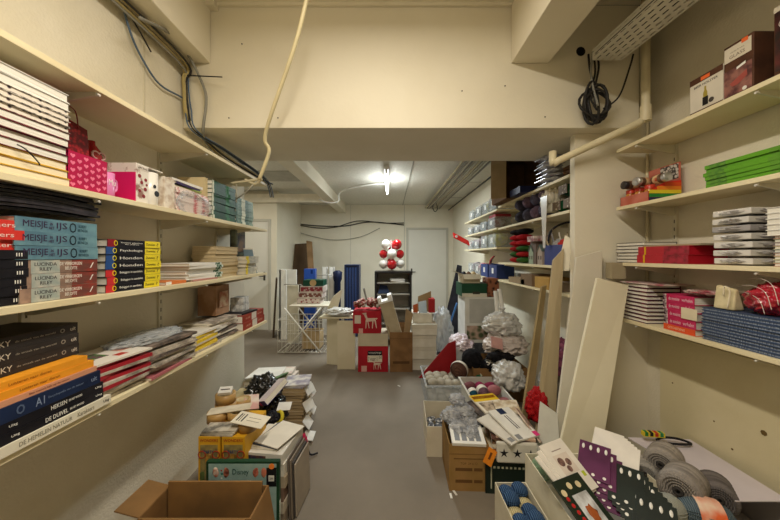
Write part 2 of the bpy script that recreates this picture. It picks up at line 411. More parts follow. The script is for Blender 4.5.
# lamps
def tube_lamp(label, x, y, z, L, mat, emit):
    o = thing('ceiling_lamp', label, 'lamp', (x, y, z))
    m = MB(); m.box(-.035, .035, -L/2-.04, L/2+.04, .035, .085); m.build('housing', WHITE, o, .004)
    for s in (-1, 1):
        m = MB(); m.box(-.014, .014, s*(L/2+.012)-.012, s*(L/2+.012)+.012, -.016, .036); m.build('lamp_holder', WHITE, o)
    m = MB(); m.cyl((0, -L/2, 0), (0, L/2, 0), .013); m.build('fluorescent_tube', mat, o)
    m = MB(); m.box(-.01, .01, -.01, .01, .085, .105+.02); m.build('mount', WHITE, o)
tube_lamp('bare white fluorescent tube glowing on the back room ceiling', -.05, 4.66, 2.53, 1.35, M('F4FAFF', .5, emit=9), 9)
tube_lamp('bare warm fluorescent tube on the ceiling over the near aisle', -.05, .35, 2.87, 1.35, M('FFE8C0', .5, emit=4), 4)

tube_lamp('fluorescent tube on the ceiling of the left bay behind the partition', -2.4, 4.2, 2.53, 1.15, M('FFF0D8', .5, emit=7), 4)
# pipes and cables
PIPE = M('E0D5B4', .45, 'D8CCA8')
o = thing('wall_pipe', 'cream painted pipe bending from the pier down under the header', 'pipe', (1.50, 1.73, 2.2))
m = MB(); m.T = Matrix.Translation((-1.50, -1.73, -2.2))
m.tube([(1.50, 1.73, 2.93), (1.50, 1.73, 2.24), (1.495, 1.735, 2.21), (1.47, 1.745, 2.185), (1.06, 1.85, 2.0), (1.03, 1.86, 1.98)], .022, 12, False)
m.build('pipe_run', PIPE, o)
m = MB(); m.T = Matrix.Translation((-1.50, -1.73, -2.2)); m.cyl((1.50, 1.73, 2.19), (1.50, 1.73, 2.28), .028); m.build('elbow_joint', PIPE, o)
m = MB(); m.T = Matrix.Translation((-1.50, -1.73, -2.2)); m.tube([(1.03, 1.86, 1.975), (1.028, 1.865, 2.0), (1.028, 1.865, 2.06)], .022, 12, False); m.build('pipe_end', PIPE, o)
m = MB(); m.tube([(1.64, 1.88, .93), (1.64, 1.88, 2.93)], .008, 8, False)
tag(m.build('riser_pipe', PIPE), 'thin cream riser pipe in the corner beside the right shelves', 'pipe')
m = MB(); m.tube([(1.56, 1.86, 2.3), (1.56, 1.86, 2.93)], .010, 8, False)
tag(m.build('riser_pipe', M('6B6454', .5)), 'thin dark riser pipe beside the header end', 'pipe')
# perforated cable tray
def tray():
    o = thing('cable_tray', 'white perforated metal cable tray crossing under the ceiling', 'cable tray', (0, 0, 0))
    A = Vector(at(592, 60, 1.72)); B = Vector((1.20, .9, A.z+.02)); A.x, A.y = 1.18, 1.72
    B = Vector((1.25, .55, A.z-.01))
    d = (B-A); L = d.length; d.normalize(); s = Vector((-d.y, d.x, 0)).normalized()*-1; W = .16
    s = Vector((1, 0, 0)); W = .17
    m = MB(); n = int(L/.045); up = Vector((0, 0, 1))
    def strip(p, u, U, rows):
        # plate spanned by d and u with slots cut through: build bars between slots
        rw = U/rows
        for r in range(rows+1):
            a = max(0, r*rw-.0125); b = min(U, r*rw+.0125)
            m.slab(p+u*a, p+u*b, p+d*L+u*b, p+d*L+u*a, .002)
        for r in range(rows):
            for k in range(n+1):
                t0 = k*.045+(r % 2)*.02; t1 = min(t0+.014, L)
                if t0 >= L: continue
                m.slab(p+d*t0+u*(r*rw+.0125), p+d*t0+u*((r+1)*rw-.0125), p+d*t1+u*((r+1)*rw-.0125), p+d*t1+u*(r*rw+.0125), .002)
    strip(A, s, W, 5); strip(A, up, .06, 2); strip(A+s*W, up, .06, 2)
    m.build('perforated_channel', M('E4E0D2', .4, metal=.1), o)
tray()
for i in range(3):  # dark tubes added inside the tray, standing in for the shade behind its slots
    m = MB(); m.tube([(1.20+i*.05, 1.70, 2.565+.004*(i%2)), (1.23+i*.05, 1.2, 2.565), (1.27+i*.05, .6, 2.56)], .02, 7)
    tag(m.build('tray_shade_tube', M('1C1A18', .6)), '%s dark tube added as shade behind the slots of the perforated cable tray' % ('leftmost', 'middle', 'rightmost')[i], 'cable', 'shade tubes in the tray')
CB = M('2C2A28', .5); CG = M('8C8A80', .5); CY = M('B4A26C', .5); CBL = M('5A6C82', .5)
# coil of black cables below the tray end
o = thing('cable_coil', 'coil of black cables hanging from the end of the cable tray', 'cable', (1.2, 1.74, 2.45))
for k, (rx_, rz_, off) in enumerate(((.055, .085, 0), (.045, .10, .012), (.065, .07, -.01), (.05, .09, .02), (.035, .11, -.02), (.06, .06, .01))):
    m = MB(); pts = []
    for j in range(17):
        a = 2*math.pi*j/16; pts.append((off+.01+1.25*rx_*math.sin(a), .012*math.cos(a*2+k), -.13+1.15*rz_*math.cos(a)-.02))
    m.tube(pts, .0078, 6, False); m.build('cable_loop', CB, o)
m = MB(); m.tube([(-.03, 0, .14), (-.02, 0, .05), (0, 0, -.05), (.01, 0, -.17)], .006, 6); m.tube([(0, 0, .14), (.01, 0, .03), (-.02, 0, -.1), (.02, 0, -.19)], .006, 6)
m.tube([(.02, 0, .14), (.03, 0, .05), (-.01, 0, -.12)], .006, 6); m.build('cable_drop', CB, o)
m = MB(); m.tube([(-.01, -.01, .15), (-.02, -.01, .0), (.02, -.01, -.17)], .006, 6); m.build('grey_cable', CG, o)
m = MB(); m.tube([(.06, 0, -.18), (.15, 0, -.11), (.21, 0, .05), (.235, -.0, .14)], .005, 6); m.build('trailing_cable', CB, o)
# pale hanging hose
m = MB(); m.tube([at(309, -12, 1.45), at(295, 45, 1.5), at(270, 118, 1.62), at(265, 140, 1.66), at(269, 152, 1.68), at(259, 180, 1.70)], .0105, 10)
tag(m.build('hanging_hose', M('D8CBA0', .45)), 'pale cream hose hanging down from the ceiling in front of the header', 'hose')
o = thing('wire_hook', 'cream plastic hook and folded bracket at the left shelf end', 'bracket', (-.93, 1.93, 1.87))
m = MB(); m.tube([(-.12, .02, .01), (0, 0, .02), (.09, 0, .035)], .009, 8); m.tube([(-.02, 0, .03), (.05, 0, .0), (.10, -.02, .03)], .008, 8); m.build('arm', PIPE, o)
m = MB(); m.tube([(.07, 0, .035), (-.02, 0, -.06), (-.08, 0, -.10)], .0045, 6, False); m.tube([(-.075, 0, .0), (-.075, 0, -.12)], .004, 6, False); m.build('strut', M('B8B2A0', .4, metal=.3), o)
# cable bundle on the left wall
def wallpt(px, py, off=.02): # point on the left wall
    Y = (XL+off)*F/(px-390); return (XL+off, Y, EYE-(py-256)*Y/F)
def cable(label, pts, r, mat, cat='cable', name='cable', group=None):
    m = MB(); m.tube(pts, r, 7); return tag(m.build(name, mat), label, cat, group)
base = [(-1.235, -.2, 2.56), (-1.235, .9, 2.56), (-1.235, 1.70, 2.56)]
o = thing('cable_bundle', 'bundle of yellow, grey and blue cables running along the left wall under the beam', 'cable', (-1.235, 1.7, 2.56))
TB = Matrix.Translation((1.235, -1.7, -2.56))
for nm, mt, dx, dz, r in (('yellow_cable', CY, 0, -.015, .012), ('yellow_cable', CY, .026, -.005, .009), ('dark_cable', CB, .045, -.02, .006), ('grey_cable', CG, .012, -.038, .006)):
    m = MB(); m.T = TB; m.tube([(a+dx, b, c+dz) for a, b, c in base]+[(-1.245+dx*.3, 1.78, 2.45), (-1.235+dx*.3, 1.785, 2.25-dz), wallpt(196, 127+dx*60, .03+dx*.4), (-1.17+dx, 1.99, 2.10+dz), (-1.10+dx, 2.3, 2.06+dz*1.5), (-1.06+dx, 2.55, 2.02)], r, 7); m.build(nm, mt, o)
for i, dx in enumerate((0, .012, .024)):
    m = MB(); m.T = TB; m.tube([(-1.25+dx, 1.79, 2.52), (-1.245+dx, 1.79, 2.40), (-1.235+dx*1.5, 1.78, 2.28), (-1.20+dx*1.2, 1.79, 2.16), (-1.12+dx, 2.0, 2.11), (-1.02+dx, 2.38, 2.02), (-.98+dx, 2.42, 1.88)], .004, 7); m.build('wire', (CBL, CB, CBL)[i], o)
cable('blue grey cable looping down the left wall', [wallpt(123, 8), wallpt(134, 42), wallpt(150, 72), wallpt(163, 87), wallpt(181, 97), (-1.235, 1.80, 2.33), (-1.23, 1.80, 2.22)], .005, CBL)
cable('grey cable bowing out in front of the header left end', [at(140, 18, 1.3), at(172, 35, 1.6), at(190, 58, 1.75), at(204, 88, 1.78), at(206, 105, 1.78), at(203, 130, 1.78), at(206, 140, 1.9)], .008, CG)
cable('short dark stub of wire hanging from the left cable bundle', [wallpt(128, 12, .03), wallpt(140, 32, .03), wallpt(151, 52, .03)], .004, CB)
cable('straight stiff black wire sticking out over the header', [at(180, 75, 1.79), at(222, 77, 1.74)], .0035, CB)
# back room trunking, cables on the back wall, ceiling pipes
m = MB(); m.box(-3.1, -1.25, 5.45, 5.55, 2.40, 2.55)
tag(m.build('cable_trunking', M('F0E8D4', .5), None, .006), 'wide cream cable trunking above the left door of the back room', 'trunking')
cable('white conduit leaving the trunking and curving up to the ceiling', [(-1.30, 5.42, 2.44), (-1.15, 5.4, 2.38), (-.95, 5.4, 2.40), (-.88, 5.3, 2.56), (-.4, 5.0, 2.60), (-.09, 4.9, 2.60)], .014, WHITE)
cable('black cable strung across the back wall', [at(298, 224, 7.07), at(320, 226, 7.07), at(345, 226, 7.07), at(370, 222, 7.07), at(404, 225, 7.07)], .012, CB, group='cables across the back wall')
cable('second black cable crossing above the first on the back wall', [at(298, 225, 7.05), at(318, 228, 7.05), at(336, 227, 7.05), at(358, 221, 7.05), at(384, 223, 7.05), at(404, 223, 7.05)], .010, CB, group='cables across the back wall')
cable('thin grey cable sagging lowest across the back wall', [at(298, 232, 7.07), at(315, 237, 7.07), at(335, 240, 7.07), at(360, 237, 7.07), at(380, 228, 7.07)], .006, CG)
pc = [M('B0A078', .4), M('6E6450', .4), M('A89E88', .4), M('5E584C', .4), M('BDB6A4', .4)]
for i in range(9):
    x = .87+i*.040; z = 2.55-.008*(i % 3)
    cable('%s ceiling pipe of the bundle over the right side of the back room' % ('leftmost', 'second', 'third', 'fourth', 'fifth', 'sixth', 'seventh', 'eighth', 'rightmost')[i],
          [(x, 2.46, z), (x+.01, 4, z), (x-.01+random.uniform(-.01, .01), 5.6, z), (x-.02, 7.05, z)], .013, pc[i % 5], 'pipe', 'ceiling_pipe', 'bundle of ceiling pipes')
cable('black conduit along the top of the back right wall', [(1.40, 2.46, 2.50), (1.40, 7.05, 2.50)], .012, CB, 'pipe', 'conduit')
cable('dark cable loop hanging at the far end of the pipe bundle', [(.95, 6.4, 2.55), (.93, 6.4, 2.44), (.98, 6.4, 2.36), (1.03, 6.4, 2.43), (1.0, 6.4, 2.54)], .008, CB)
# ================================================================= LEFT SHELVES (fronts face +X: rz = 90)
ZB, ZC, ZD = 1.618, 1.267, .881       # upper, middle and bottom shelf tops
def LY(px, X=1.018): return F*X/(390-px)
def lspec(y0, y1): return (y0+y1)/2, y1-y0
# ---- upper shelf: tall pile of notebooks showing their page edges
y0, y1 = .625, LY(69.5); yc, L = lspec(y0, y1)
YB = M('F3E7C8', .8, 'E8DAB4', stretch=(3,3,500), scale=2); FLW = M('EDE6D8', .6, '25242A', kind='voronoi', scale=70, lo=.25, hi=.5)
DKR = M('7E2A34', .6, '3A1A20', scale=60); 
kw = dict(L=L, D=.2, T=.022, spine='back')
ky = ('pile_yellow', dict(kw, cov=M('D9A92E', .5), page=YB, name='notebook', cat='notebook', T=.0245), 'yellow edged')
kr = ('pile_red', dict(kw, cov=DKR, page=PAPERW, name='notebook', cat='notebook', T=.0235), 'dark red edged')
kf = ('pile_flower', dict(kw, cov=M('D8CFC4', .6, '3A3436', scale=90), page=M('3A2A38', .7, 'E8DED0', kind='voronoi', scale=70, lo=.2, hi=.4), name='notebook', cat='notebook', T=.017), 'flower patterned')
kwh = ('pile_white', dict(kw, cov=WHITE, page=PAPERW, name='gift_book', cat='book', T=.026), 'plain white')
stack([ky, ky, ky, kr, kr, kr, kr, kf, kf, kf, kf, kwh, kwh], -1.018, yc, ZB, 90, '{k} book in the tall pile, left end of upper shelf, {p}', 'tall pile of notebooks', .004, 1.0)
m = MB(); m.tube([(-1.012, .80, ZB+.085), (-1.004, .815, ZB+.075), (-1.002, .84, ZB+.05), (-1.004, .845, ZB+.042)], .0018, 5)
tag(m.build('ribbon_bookmark', BLACK), 'thin black ribbon bookmark hanging from the yellow edged notebooks', 'ribbon')
# heart gift box with mug
PINK = M('C9185E', .5, 'F08BA8', kind='voronoi', scale=42, lo=.28, hi=.36); MAG = M('E0236E', .5); 
o = thing('gift_box', 'pink heart patterned open gift box beside the tall notebook pile', 'box', (-1.107, 1.061, ZB), 90)
m = MB(); m.box(-.125, .125, -.085, .085, 0, .003); m.box(-.125, -.122, -.085, .085, .003, .12); m.box(.122, .125, -.085, .085, .003, .12); m.box(-.122, .122, .082, .085, .003, .12); m.box(-.125, .004, -.085, -.082, 0, .12)
m.build('body', [MAG], o)
m = MB()
for i in range(6):
    for j in range(5):
        cx, cz = -.112+i*.021, .014+j*.023+(i % 2)*.010
        if cz > .108: continue
        n = 14; pts = []
        for k in range(n):
            t = 2*math.pi*k/n; hx = 16*math.sin(t)**3; hz = 13*math.cos(t)-5*math.cos(2*t)-2*math.cos(3*t)-math.cos(4*t)
            pts.append((cx+hx*.0005, -.0865, cz+hz*.0005))
        m.add(pts, [tuple(range(n))])
panel(o, -.125, .004, 0, .12, -.0851, M('B8164C', .5), 'patterned_front'); m.build('heart_print', M('F07A9C', .5), o)
m = MB(); m.T = rotm(-38, 0, 0, (0, .083, .12)); m.box(-.12, .12, -.0015, .0015, 0, .05); m.build('flap', M('A51743', .5, 'C03060', kind='voronoi', scale=60), o)
o = thing('mug', 'pink mug with white lettering showing in the open gift box', 'mug', (-1.057, 1.093, ZB+.004), 90)
m = MB(); m.lathe([(.026, 0), (.028, .004), (.028, .086), (.025, .086), (.025, .01), (.0, .008)], 28); m.build('mug_body', M('E38AC0', .3), o)
text(o, 'Mu', .026, .022, WHITE, (0, -.0284, .05), name='mug_lettering')
m = MB(); m.tube([(.026, 0, .07), (.045, 0, .065), (.045, 0, .03), (.026, 0, .022)], .004, 8); m.build('handle', M('E38AC0', .3), o)
GLIT = M('B8202E', .35, '6E0F1E', kind='voronoi', scale=80, lo=.2, hi=.6, metal=.3)
o = thing('gift_bag', 'dark red glittery gift bag leaning behind the pink heart box', 'bag', (-1.195, 1.07, ZB), 90)
m = MB(); vs = [(-.08,-.035,0),(.08,-.035,0),(.08,.035,0),(-.08,.035,0),(-.075,-.02,.30),(.075,-.02,.27),(.075,.0,.27),(-.075,.0,.30)]
m.add(vs, [(0,3,2,1),(0,1,5,4),(1,2,6,5),(2,3,7,6),(3,0,4,7)]); m.build('bag_body', GLIT, o)
m = MB(); m.tube([(-.04,-.022,.27), (-.03,-.03,.32), (.02,-.03,.32), (.04,-.022,.26)], .002, 6); m.build('handle', M('8E1622', .4), o)
o = thing('bottle', 'shiny red bottle with a white bow standing behind the heart box', 'bottle', (-1.215, 1.20, ZB), 90)
m = MB(); m.lathe([(.03,0),(.034,.01),(.034,.19),(.03,.21),(.013,.235),(.012,.25),(0,.251)], 20); m.build('bottle_body', M('A50F1E', .2, coat=.5), o)
m = MB(); m.torus((-.012,-.03,.19), .014, .003, 'y'); m.torus((.012,-.03,.19), .014, .003, 'y'); m.build('bow', M('E8B8B8', .4), o)
# white printed tin box and mug
def printed(c1, c2, sc=40, lo=.3, hi=.5): return M(c1, .5, c2, kind='voronoi', scale=sc, lo=lo, hi=hi)
PRW = M('E8E2D8', .5, '9A7468', scale=28, lo=.55, hi=.66)
o = thing('mug_box', 'white patterned gift box with a mug showing in its cut-out corner', 'box', (-1.085, 1.262, ZB), 90)
m = MB(); m.box(-.070, -.010, -.06, .06, 0, .16); m.box(-.010, .07, .02, .06, 0, .16); m.box(-.010, .07, -.06, .02, .154, .16); m.box(-.010, .07, -.06, .02, 0, .004); m.build('box_body', PRW, o, .0015)
q = panel(o, -.068, -.012, .135, .153, -.0604, M('D8CFC6', .5)); text(q, 'gift box', .045, .01, M('6B5B52', .6), (-.040, -.0615, .144))
m = MB()
for (a, b, r) in ((-.055,.11,.008), (-.025,.10,.007), (-.045,.085,.007), (-.027,.06,.008), (-.055,.05,.007), (-.035,.03,.008), (-.02,.08,.005)): m.cyl((a,-.0604,b), (a,-.0612,b), r, n=9)
m.build('red_print', M('8E3038', .6), o)
o = thing('mug', 'white mug with a black print standing in the patterned box corner', 'mug', (-1.058, 1.293, ZB+.0045), 90)
m = MB(); m.lathe([(.030,0),(.033,.004),(.034,.14),(.031,.14),(.031,.01),(0,.008)], 24); mb_ = m.build('mug_body', M('F2EEE6', .25), o)
m = MB(); m.cyl((.003,-.033,.05), (.003,-.0345,.05), .013, n=9); m.cyl((-.008,-.033,.08), (-.008,-.034,.08), .008, n=8); m.build('mug_print', M('2A2A2E', .5), mb_)
o = thing('gift_box', 'small white printed box beside the cellophane wrapped red books', 'box', (-1.09, 1.372, ZB), 90)
closed_box(o, .065, .13, .145, M('E9E0D2', .5, 'C8B4A0', scale=30)); 
# cellophane wrapped red and white books
RW = M('C2323C', .5, 'F0DCD4', kind='noise', scale=30, lo=.45, hi=.55)
kR = ('wrapped_red', dict(L=.255, D=.17, T=.0125, cov=RW, page=PAPERW, bands=((.08, .5, M('E8D8D0', .5)),), name='magazine', cat='magazine'), 'red and white')
z = stack([kR]*9, -1.028, 1.542, ZB, 90, '{k} booklet in the plastic wrapped pile on the upper shelf, {p}', 'plastic wrapped red booklets', .003, 2)
o = thing('plastic_wrap', 'clear plastic wrap round the pile of red and white booklets', 'wrap', (-1.02, 1.542, ZB))
m = MB(); m.blob((0,0,.05), (.012, .130, .06), .25, 6, 4, 4, smooth=False); m.build('film', CLEAR, o)
kM = [('mag_cream', dict(L=.21, D=.17, T=.008, cov=M('E8E0C8', .5), page=PAPER, name='magazine', cat='magazine'), 'cream'),
      ('mag_green', dict(L=.20, D=.17, T=.007, cov=M('6E8E3A', .5, 'A0B060', scale=20), page=PAPER, name='magazine', cat='magazine'), 'green'),
      ('mag_purple', dict(L=.20, D=.16, T=.012, cov=M('3A2458', .5), page=PAPER, name='magazine', cat='magazine'), 'purple'),
      ('mag_white', dict(L=.22, D=.16, T=.014, cov=WHITE, page=PAPERW, name='magazine', cat='magazine'), 'white')]
stack(kM, -1.045, 1.53, z+.002, 90, '{k} magazine lying on top of the plastic wrapped red booklets, {p}', 'magazines over the wrapped booklets', .01, 8)
# green pile
GR = M('123A22', .5, '1C5032', scale=20); GRS = M('DDE3D2', .6)
kG = ('green_book', dict(L=.26, D=.2, T=.0245, cov=GR, page=PAPERW, bands=((.0, .06, GRS), (.55, .7, M('2A6A40', .5))), ), 'dark green')
stack([kG]*9, -1.028, 1.835, ZB, 90, 'dark green spined book in the green pile on the upper shelf, {p}', 'dark green books on the upper shelf', .004, 1)
kG2 = ('pale_green_book', dict(L=.24, D=.19, T=.0195, cov=M('3A625A', .5, '8FA898', scale=14), page=PAPERW, bands=((.3, .5, GRS),)), 'pale green')
stack([kG2]*9, -1.03, 2.095, ZB, 90, 'pale green book at the far end of the upper shelf, {p}', 'pale green books on the upper shelf', .004, 1)
o = thing('wooden_block', 'pale wooden magazine holder standing before the green books', 'holder', (-1.12, 1.687, ZB), 90)
m = MB(); m.box(-.011, -.008, -.07, .09, 0, .23); m.box(.008, .011, -.07, .09, 0, .23); m.box(-.011, .011, .086, .09, 0, .23); m.box(-.008, .008, -.07, .09, 0, .004); m.box(-.008, .008, -.07, -.066, 0, .2); m.build('holder_body', M('D8C69A', .6), o)

# ---- middle shelf
# black books with red books on top, at the picture's left edge
k1 = ('black_spine', dict(L=.19, D=.14, T=.0245, cov=BLACK, page=PAPERW, texts=(('III', .86, .93, .4, WHITE),)), 'black')
z = stack([k1]*6, -1.022, LY(28.5)-.095, ZC, 90, 'black spined book with a white square, left edge of middle shelf, {p}', 'black books at the left edge', .0025, .6)
k2 = ('red_spine', dict(L=.19, D=.14, T=.0265, cov=M('D8342C', .45), page=PAPERW, texts=(('Libaers', .52, .88, .45, M('F6D8D0', .5)),)), 'red')
stack([k2]*3, -1.022, LY(26)-.095, z, 90, 'bright red book with white spine lettering on top of the black books, {p}', 'red books on the black books', .006, 1.5)
# three thick brown books, three pale blue books
ya, yb = LY(33), LY(97.5); yc = (ya+yb)/2; L = .215; yc = LY(97.5)-L/2
RIL = M('6E5A50', .5, 'A88A78', scale=25, lo=.35, hi=.65)
k3 = ('riley', dict(L=L, D=.14, T=.0405, cov=RIL, page=PAPER, bands=((.12, .46, M('9AA5A0', .5, 'C8C2B4', scale=20)), (.62, 1, M('8E3A30', .5, '6E4038', scale=30))),
      texts=(('LUCINDA\nRILEY', .16, .42, .6, M('3A3438', .5)), ('DE VERBORGEN\nBELOFTE', .46, .76, .6, M('F0E6DC', .5)), ('/', .88, .94, .45, WHITE))), 'brown')
z = stack([k3]*3, -1.02, yc, ZC, 90, 'thick brown and red book with white spine title, middle shelf, {p} of three', 'thick brown books', .003, .8)
BLU = M('54788A', .5, '7098A4', scale=12)
k4 = ('ijs', dict(L=.225, D=.145, T=.040, cov=BLU, page=PAPER, texts=(('MEISJE', .08, .34, .6, M('3A2A48', .5)), ('IN\nHET', .36, .42, .5, M('4A3A58', .5)), ('IJS', .45, .58, .6, M('3A2A48', .5)), ('O', .61, .70, .8, M('16202A', .5)), ('ROBERT\nBRYNDZA', .72, .86, .55, M('2A4A58', .5)))), 'blue')
z = stack([k4]*3, -1.02, yc-.004, z, 90, 'pale blue thick novel above the brown books on the middle shelf, {p} of three', 'pale blue novels', .003, .8)
kb = ('black_mag', dict(L=.30, D=.24, T=.008, cov=M('1E1B20', .35, '38343A', scale=18), page=M('77737A', .5, '302E34', stretch=(3,3,500), scale=2), bend=.006, name='magazine', cat='magazine'), 'black')
stack([kb]*10, -1.025, .885, z+.018, 90, 'thin black glossy magazine on top of the pale blue novels, {p}', 'black magazines on the blue novels', .014, 3, .0014)
# yellow and black guide books
def dummy(n, s, endc, two=''):
    return ('guide_'+n, dict(L=.250+two_l[n], D=.17, T=.0275, cov=BLACK, page=PAPERW,
        bands=((0, .13, endc), (.67, 1, M('F2DE1E', .45))),
        texts=((s, .22, .62, .38, WHITE), ('Dummies', .70, .88, .38, BLACK), ('O', .10, .165, .72, M('F2DE1E', .45)), ('?', .92, .96, .5, M('8A7A10', .5)))), n)
two_l = dict(red_label=0, blue_psychology=.006, blue_dogs=0, dark_red=-.01)
REDL = M('D22A2E', .45); BLL = M('1C4A8E', .45)
g1 = dummy('red_label', 'Beleggen in aandelen', REDL); g2 = dummy('blue_dogs', 'Honden', BLL); g3 = dummy('blue_psychology', 'Psychologie', BLL); g4 = dummy('dark_red', 'Reizen plannen\nen maken', M('8E1A28', .5))
yc = (LY(105)+LY(160.5))/2
stack([g1, g1, g1, g2, g2, g3, g4], -1.02, yc, ZC, 90, 'black and yellow guide book, middle shelf, {p} of seven', 'black and yellow guide books', .004, 1.2)
# further along the middle shelf
book('orange_thin', 'thin orange and white book lying beside the yellow guide books', (-1.02, 1.41, ZC), 92, L=.14, D=.12, T=.014, cov=M('D87A3A', .5), page=PAPERW, bands=((0, .25, WHITE),))
kw1 = ('white_green_mag', dict(L=.30, D=.16, T=.014, cov=WHITE, page=PAPER, bands=((.78, 1, M('2E5C3E', .5, 'DDE8DC', scale=60)),), name='magazine', cat='magazine'), 'white')
kw2 = ('rose_mag', dict(L=.22, D=.17, T=.009, cov=M('C08A80', .5), page=PAPER, name='magazine', cat='magazine'), 'rose')
stack([kw2, kw1, kw1, kw1, kw1, kw1, kw1], -1.028, 1.645, ZC, 90, '{k} magazine in the low middle shelf pile, {p}', 'low pile on the middle shelf', .012, 3)
kc = ('cream_book', dict(L=.26, D=.15, T=.024, cov=M('D9C9A4', .6, 'CDBB92', scale=8), page=PAPERB, spine='back'), 'cream')
stack([kc]*8, -1.075, 1.955, ZC, 90, 'cream book with open page edges, middle shelf far end, {p}', 'cream books near the shelf end', .008, 2)
kc2 = ('grey_book', dict(L=.18, D=.13, T=.026, cov=M('A8A89E', .6, 'D0CCBE', scale=20), page=PAPER, bands=((.0, .2, M('D8C23A', .5)),)), 'grey')
stack([kc2]*5, -1.03, 2.21, ZC, 90, 'grey book with a yellow mark, middle shelf end, {p}', 'grey books at the middle shelf end', .01, 4)
o = thing('folder', 'pale blue folder leaning at the far end of the middle shelf', 'folder', (-1.14, 2.315, ZC), 90)
m = MB(); m.T = rotm(0, -24, 0); m.box(-.006, .0, -.10, .10, .0, .20); m.box(.0, .006, -.10, .10, .0, .205); m.build('cover', M('8FA8BC', .5), o); m = MB(); m.T = rotm(0, -24, 0); m.box(-.004, .004, -.101, .10, .006, .207); m.build('sheets', PAPERW, o)
o = thing('photo_bag', 'dark bag with a photo print behind the books at the shelf end', 'bag', (-1.13, 2.20, ZC+.134), 90)
m = MB(); m.box(-.07, .07, -.02, .03, 0, .19); m.build('bag_body', M('2A2E2C', .35, '6E7A70', scale=12), o, .01); panel(o, -.05, .05, .03, .16, -.0206, M('7A5A3A', .4, '2E3C50', scale=15))

# ---- bottom shelf
yc0 = LY(110)-.155
b0 = ('white_long', dict(L=.40, D=.2, T=.028, cov=M('E8E2CE', .6), page=PAPER, texts=(('DE HEMELEN NATUUR', .35, .68, .42, M('8A8474', .6)), ('Karakters', .72, .85, .5, M('8A8474', .6)), ('Uitg', .93, .98, .4, M('3A3834', .6)))), 'white')
book('white_long', 'large white book with grey spine lettering, lowest on the bottom shelf left end', (-.992, LY(111,.992)-.20, ZD), 90, **b0[1])
bz = ZD+.0285
b1 = ('de_duivel', dict(L=.30, D=.17, T=.027, cov=BLACK, page=PAPERW, texts=(('DE DUIVEL', .42, .62, .45, WHITE), ('EN HET WOORD', .64, .78, .25, WHITE), ('Uitg', .91, .98, .3, WHITE), ('Uitg', .16, .22, .3, WHITE))), 'black')
b2 = ('heksen', dict(L=.30, D=.17, T=.027, cov=BLACK, page=PAPERW, texts=(('HEKSEN', .48, .62, .45, WHITE), ('EN HET WOORD', .64, .77, .25, WHITE), ('Uitg', .91, .98, .3, WHITE), ('Uitg', .16, .22, .3, WHITE))), 'black')
ye = LY(98)
book(*('de_duivel', 'black book with DE DUIVEL on its spine, bottom shelf left end', (-.998, ye-.15, bz), 90.5), **b1[1]); bz += .0275
book(*('heksen', 'black book with HEKSEN on its spine, bottom shelf left end', (-1.0, ye-.152, bz), 89.5), **b2[1]); bz += .0275
book('navy', 'thick navy blue book above the two black books', (-1.0, ye-.165, bz), 90, L=.31, D=.18, T=.042, cov=NAVY, page=PAPERW, texts=(('A1', .40, .47, .55, M('8A9AB8', .5)), ('Encyclopedie van de natuur', .50, .82, .2, M('6A7A98', .5)), ('o', .26, .32, .6, M('5A6A88', .5)), ('uit', .90, .96, .35, M('8A9AB8', .5)))); bz += .0425
book('salmon', 'salmon pink thin book between the navy and the orange books', (-1.005, ye-.17, bz), 91, L=.31, D=.17, T=.016, cov=M('D89A78', .5), page=PAPERW, texts=(('Een nieuwe kijk op de natuur', .38, .72, .4, M('8A4A3A', .5)),)); bz += .0165
for i in range(2):
    book('orange', 'golden orange book on the bottom shelf left end, %s of two' % ('lower', 'upper')[i], (-1.01-.004*i, ye-.175-.02*i, bz), 91-i, 'golden orange books', L=.31, D=.17, T=.022, cov=M('F0A02A', .5), page=PAPERW, texts=(('Luisteren naar dieren', .34, .66, .35, M('A8641A', .5)),)); bz += .0225
kwk = ('whisky', dict(L=.34, D=.24, T=.035, cov=M('2E2A28', .5, '383330', scale=6), page=PAPER, texts=(('WHISKY', .24, .47, .45, M('CFC6B4', .5)), ('de smaak van de wereld', .5, .8, .16, M('9A9284', .5)), ('o', .84, .88, .4, M('9A9284', .5)), ('uit', .93, .98, .35, M('DDD4C4', .5)))), 'black')
stack([kwk]*3, -1.055, LY(80, 1.055)-.17, bz+.001, 90, 'large charcoal book with pale WHISKY spine title, {p} of three', 'large charcoal books', .003, 1.2)
# magazines along the bottom shelf
def mspec(n, c, T=.007, L=.27, D=.2, c2=None, **k): return (n, dict(L=L, D=D, T=T*1.75, cov=M(c, .4, c2, scale=22) if c2 else M(c, .4), page=k.pop('page', PAPER), board=.0006, name='magazine', cat='magazine', **k), k.get('look', n.replace('_', ' ').replace('sp ', '')))
mr = mspec('dark red', 'A8202E', .0075); mg = mspec('greyish', 'C8BEB0', .006, c2='8E8478'); mc = mspec('cream', 'E2D8C0', .006); mt = mspec('dark', '4A4440', .007, c2='8A7A70'); mwh = mspec('white', 'EDE8DC', .006); mpk = mspec('rose', 'B86A70', .006)
pile1 = [mg, mg, mc, mg, mr, mg, mr, mr, mg, mr, mr]
z = stack(pile1, -1.012, 1.085, ZD, 88, '{k} magazine in the fanned red bottom shelf pile, {p}', 'fanned red magazines', .012, 9)
book('fruit_cover', 'white magazine with a green and red salad picture on the fanned red pile', (-1.005, 1.085, z), 82, None, 'magazine', 'magazine', L=.28, D=.21, T=.007, cov=M('E6DED0', .35), page=PAPER, board=.0006,
     top=M('EDE6DA', .35), prints=((.42, .62, .35, .7, M('3F7A34', .4, '6E2A5A', scale=60)), (.3, .42, .3, .6, M('4A2A48', .4)), (.62, .75, .15, .3, M('C03A2E', .4)), (.05, .3, .5, .85, M('A8A48E', .4)), (.78, .95, .4, .6, M('D8A090', .4))))
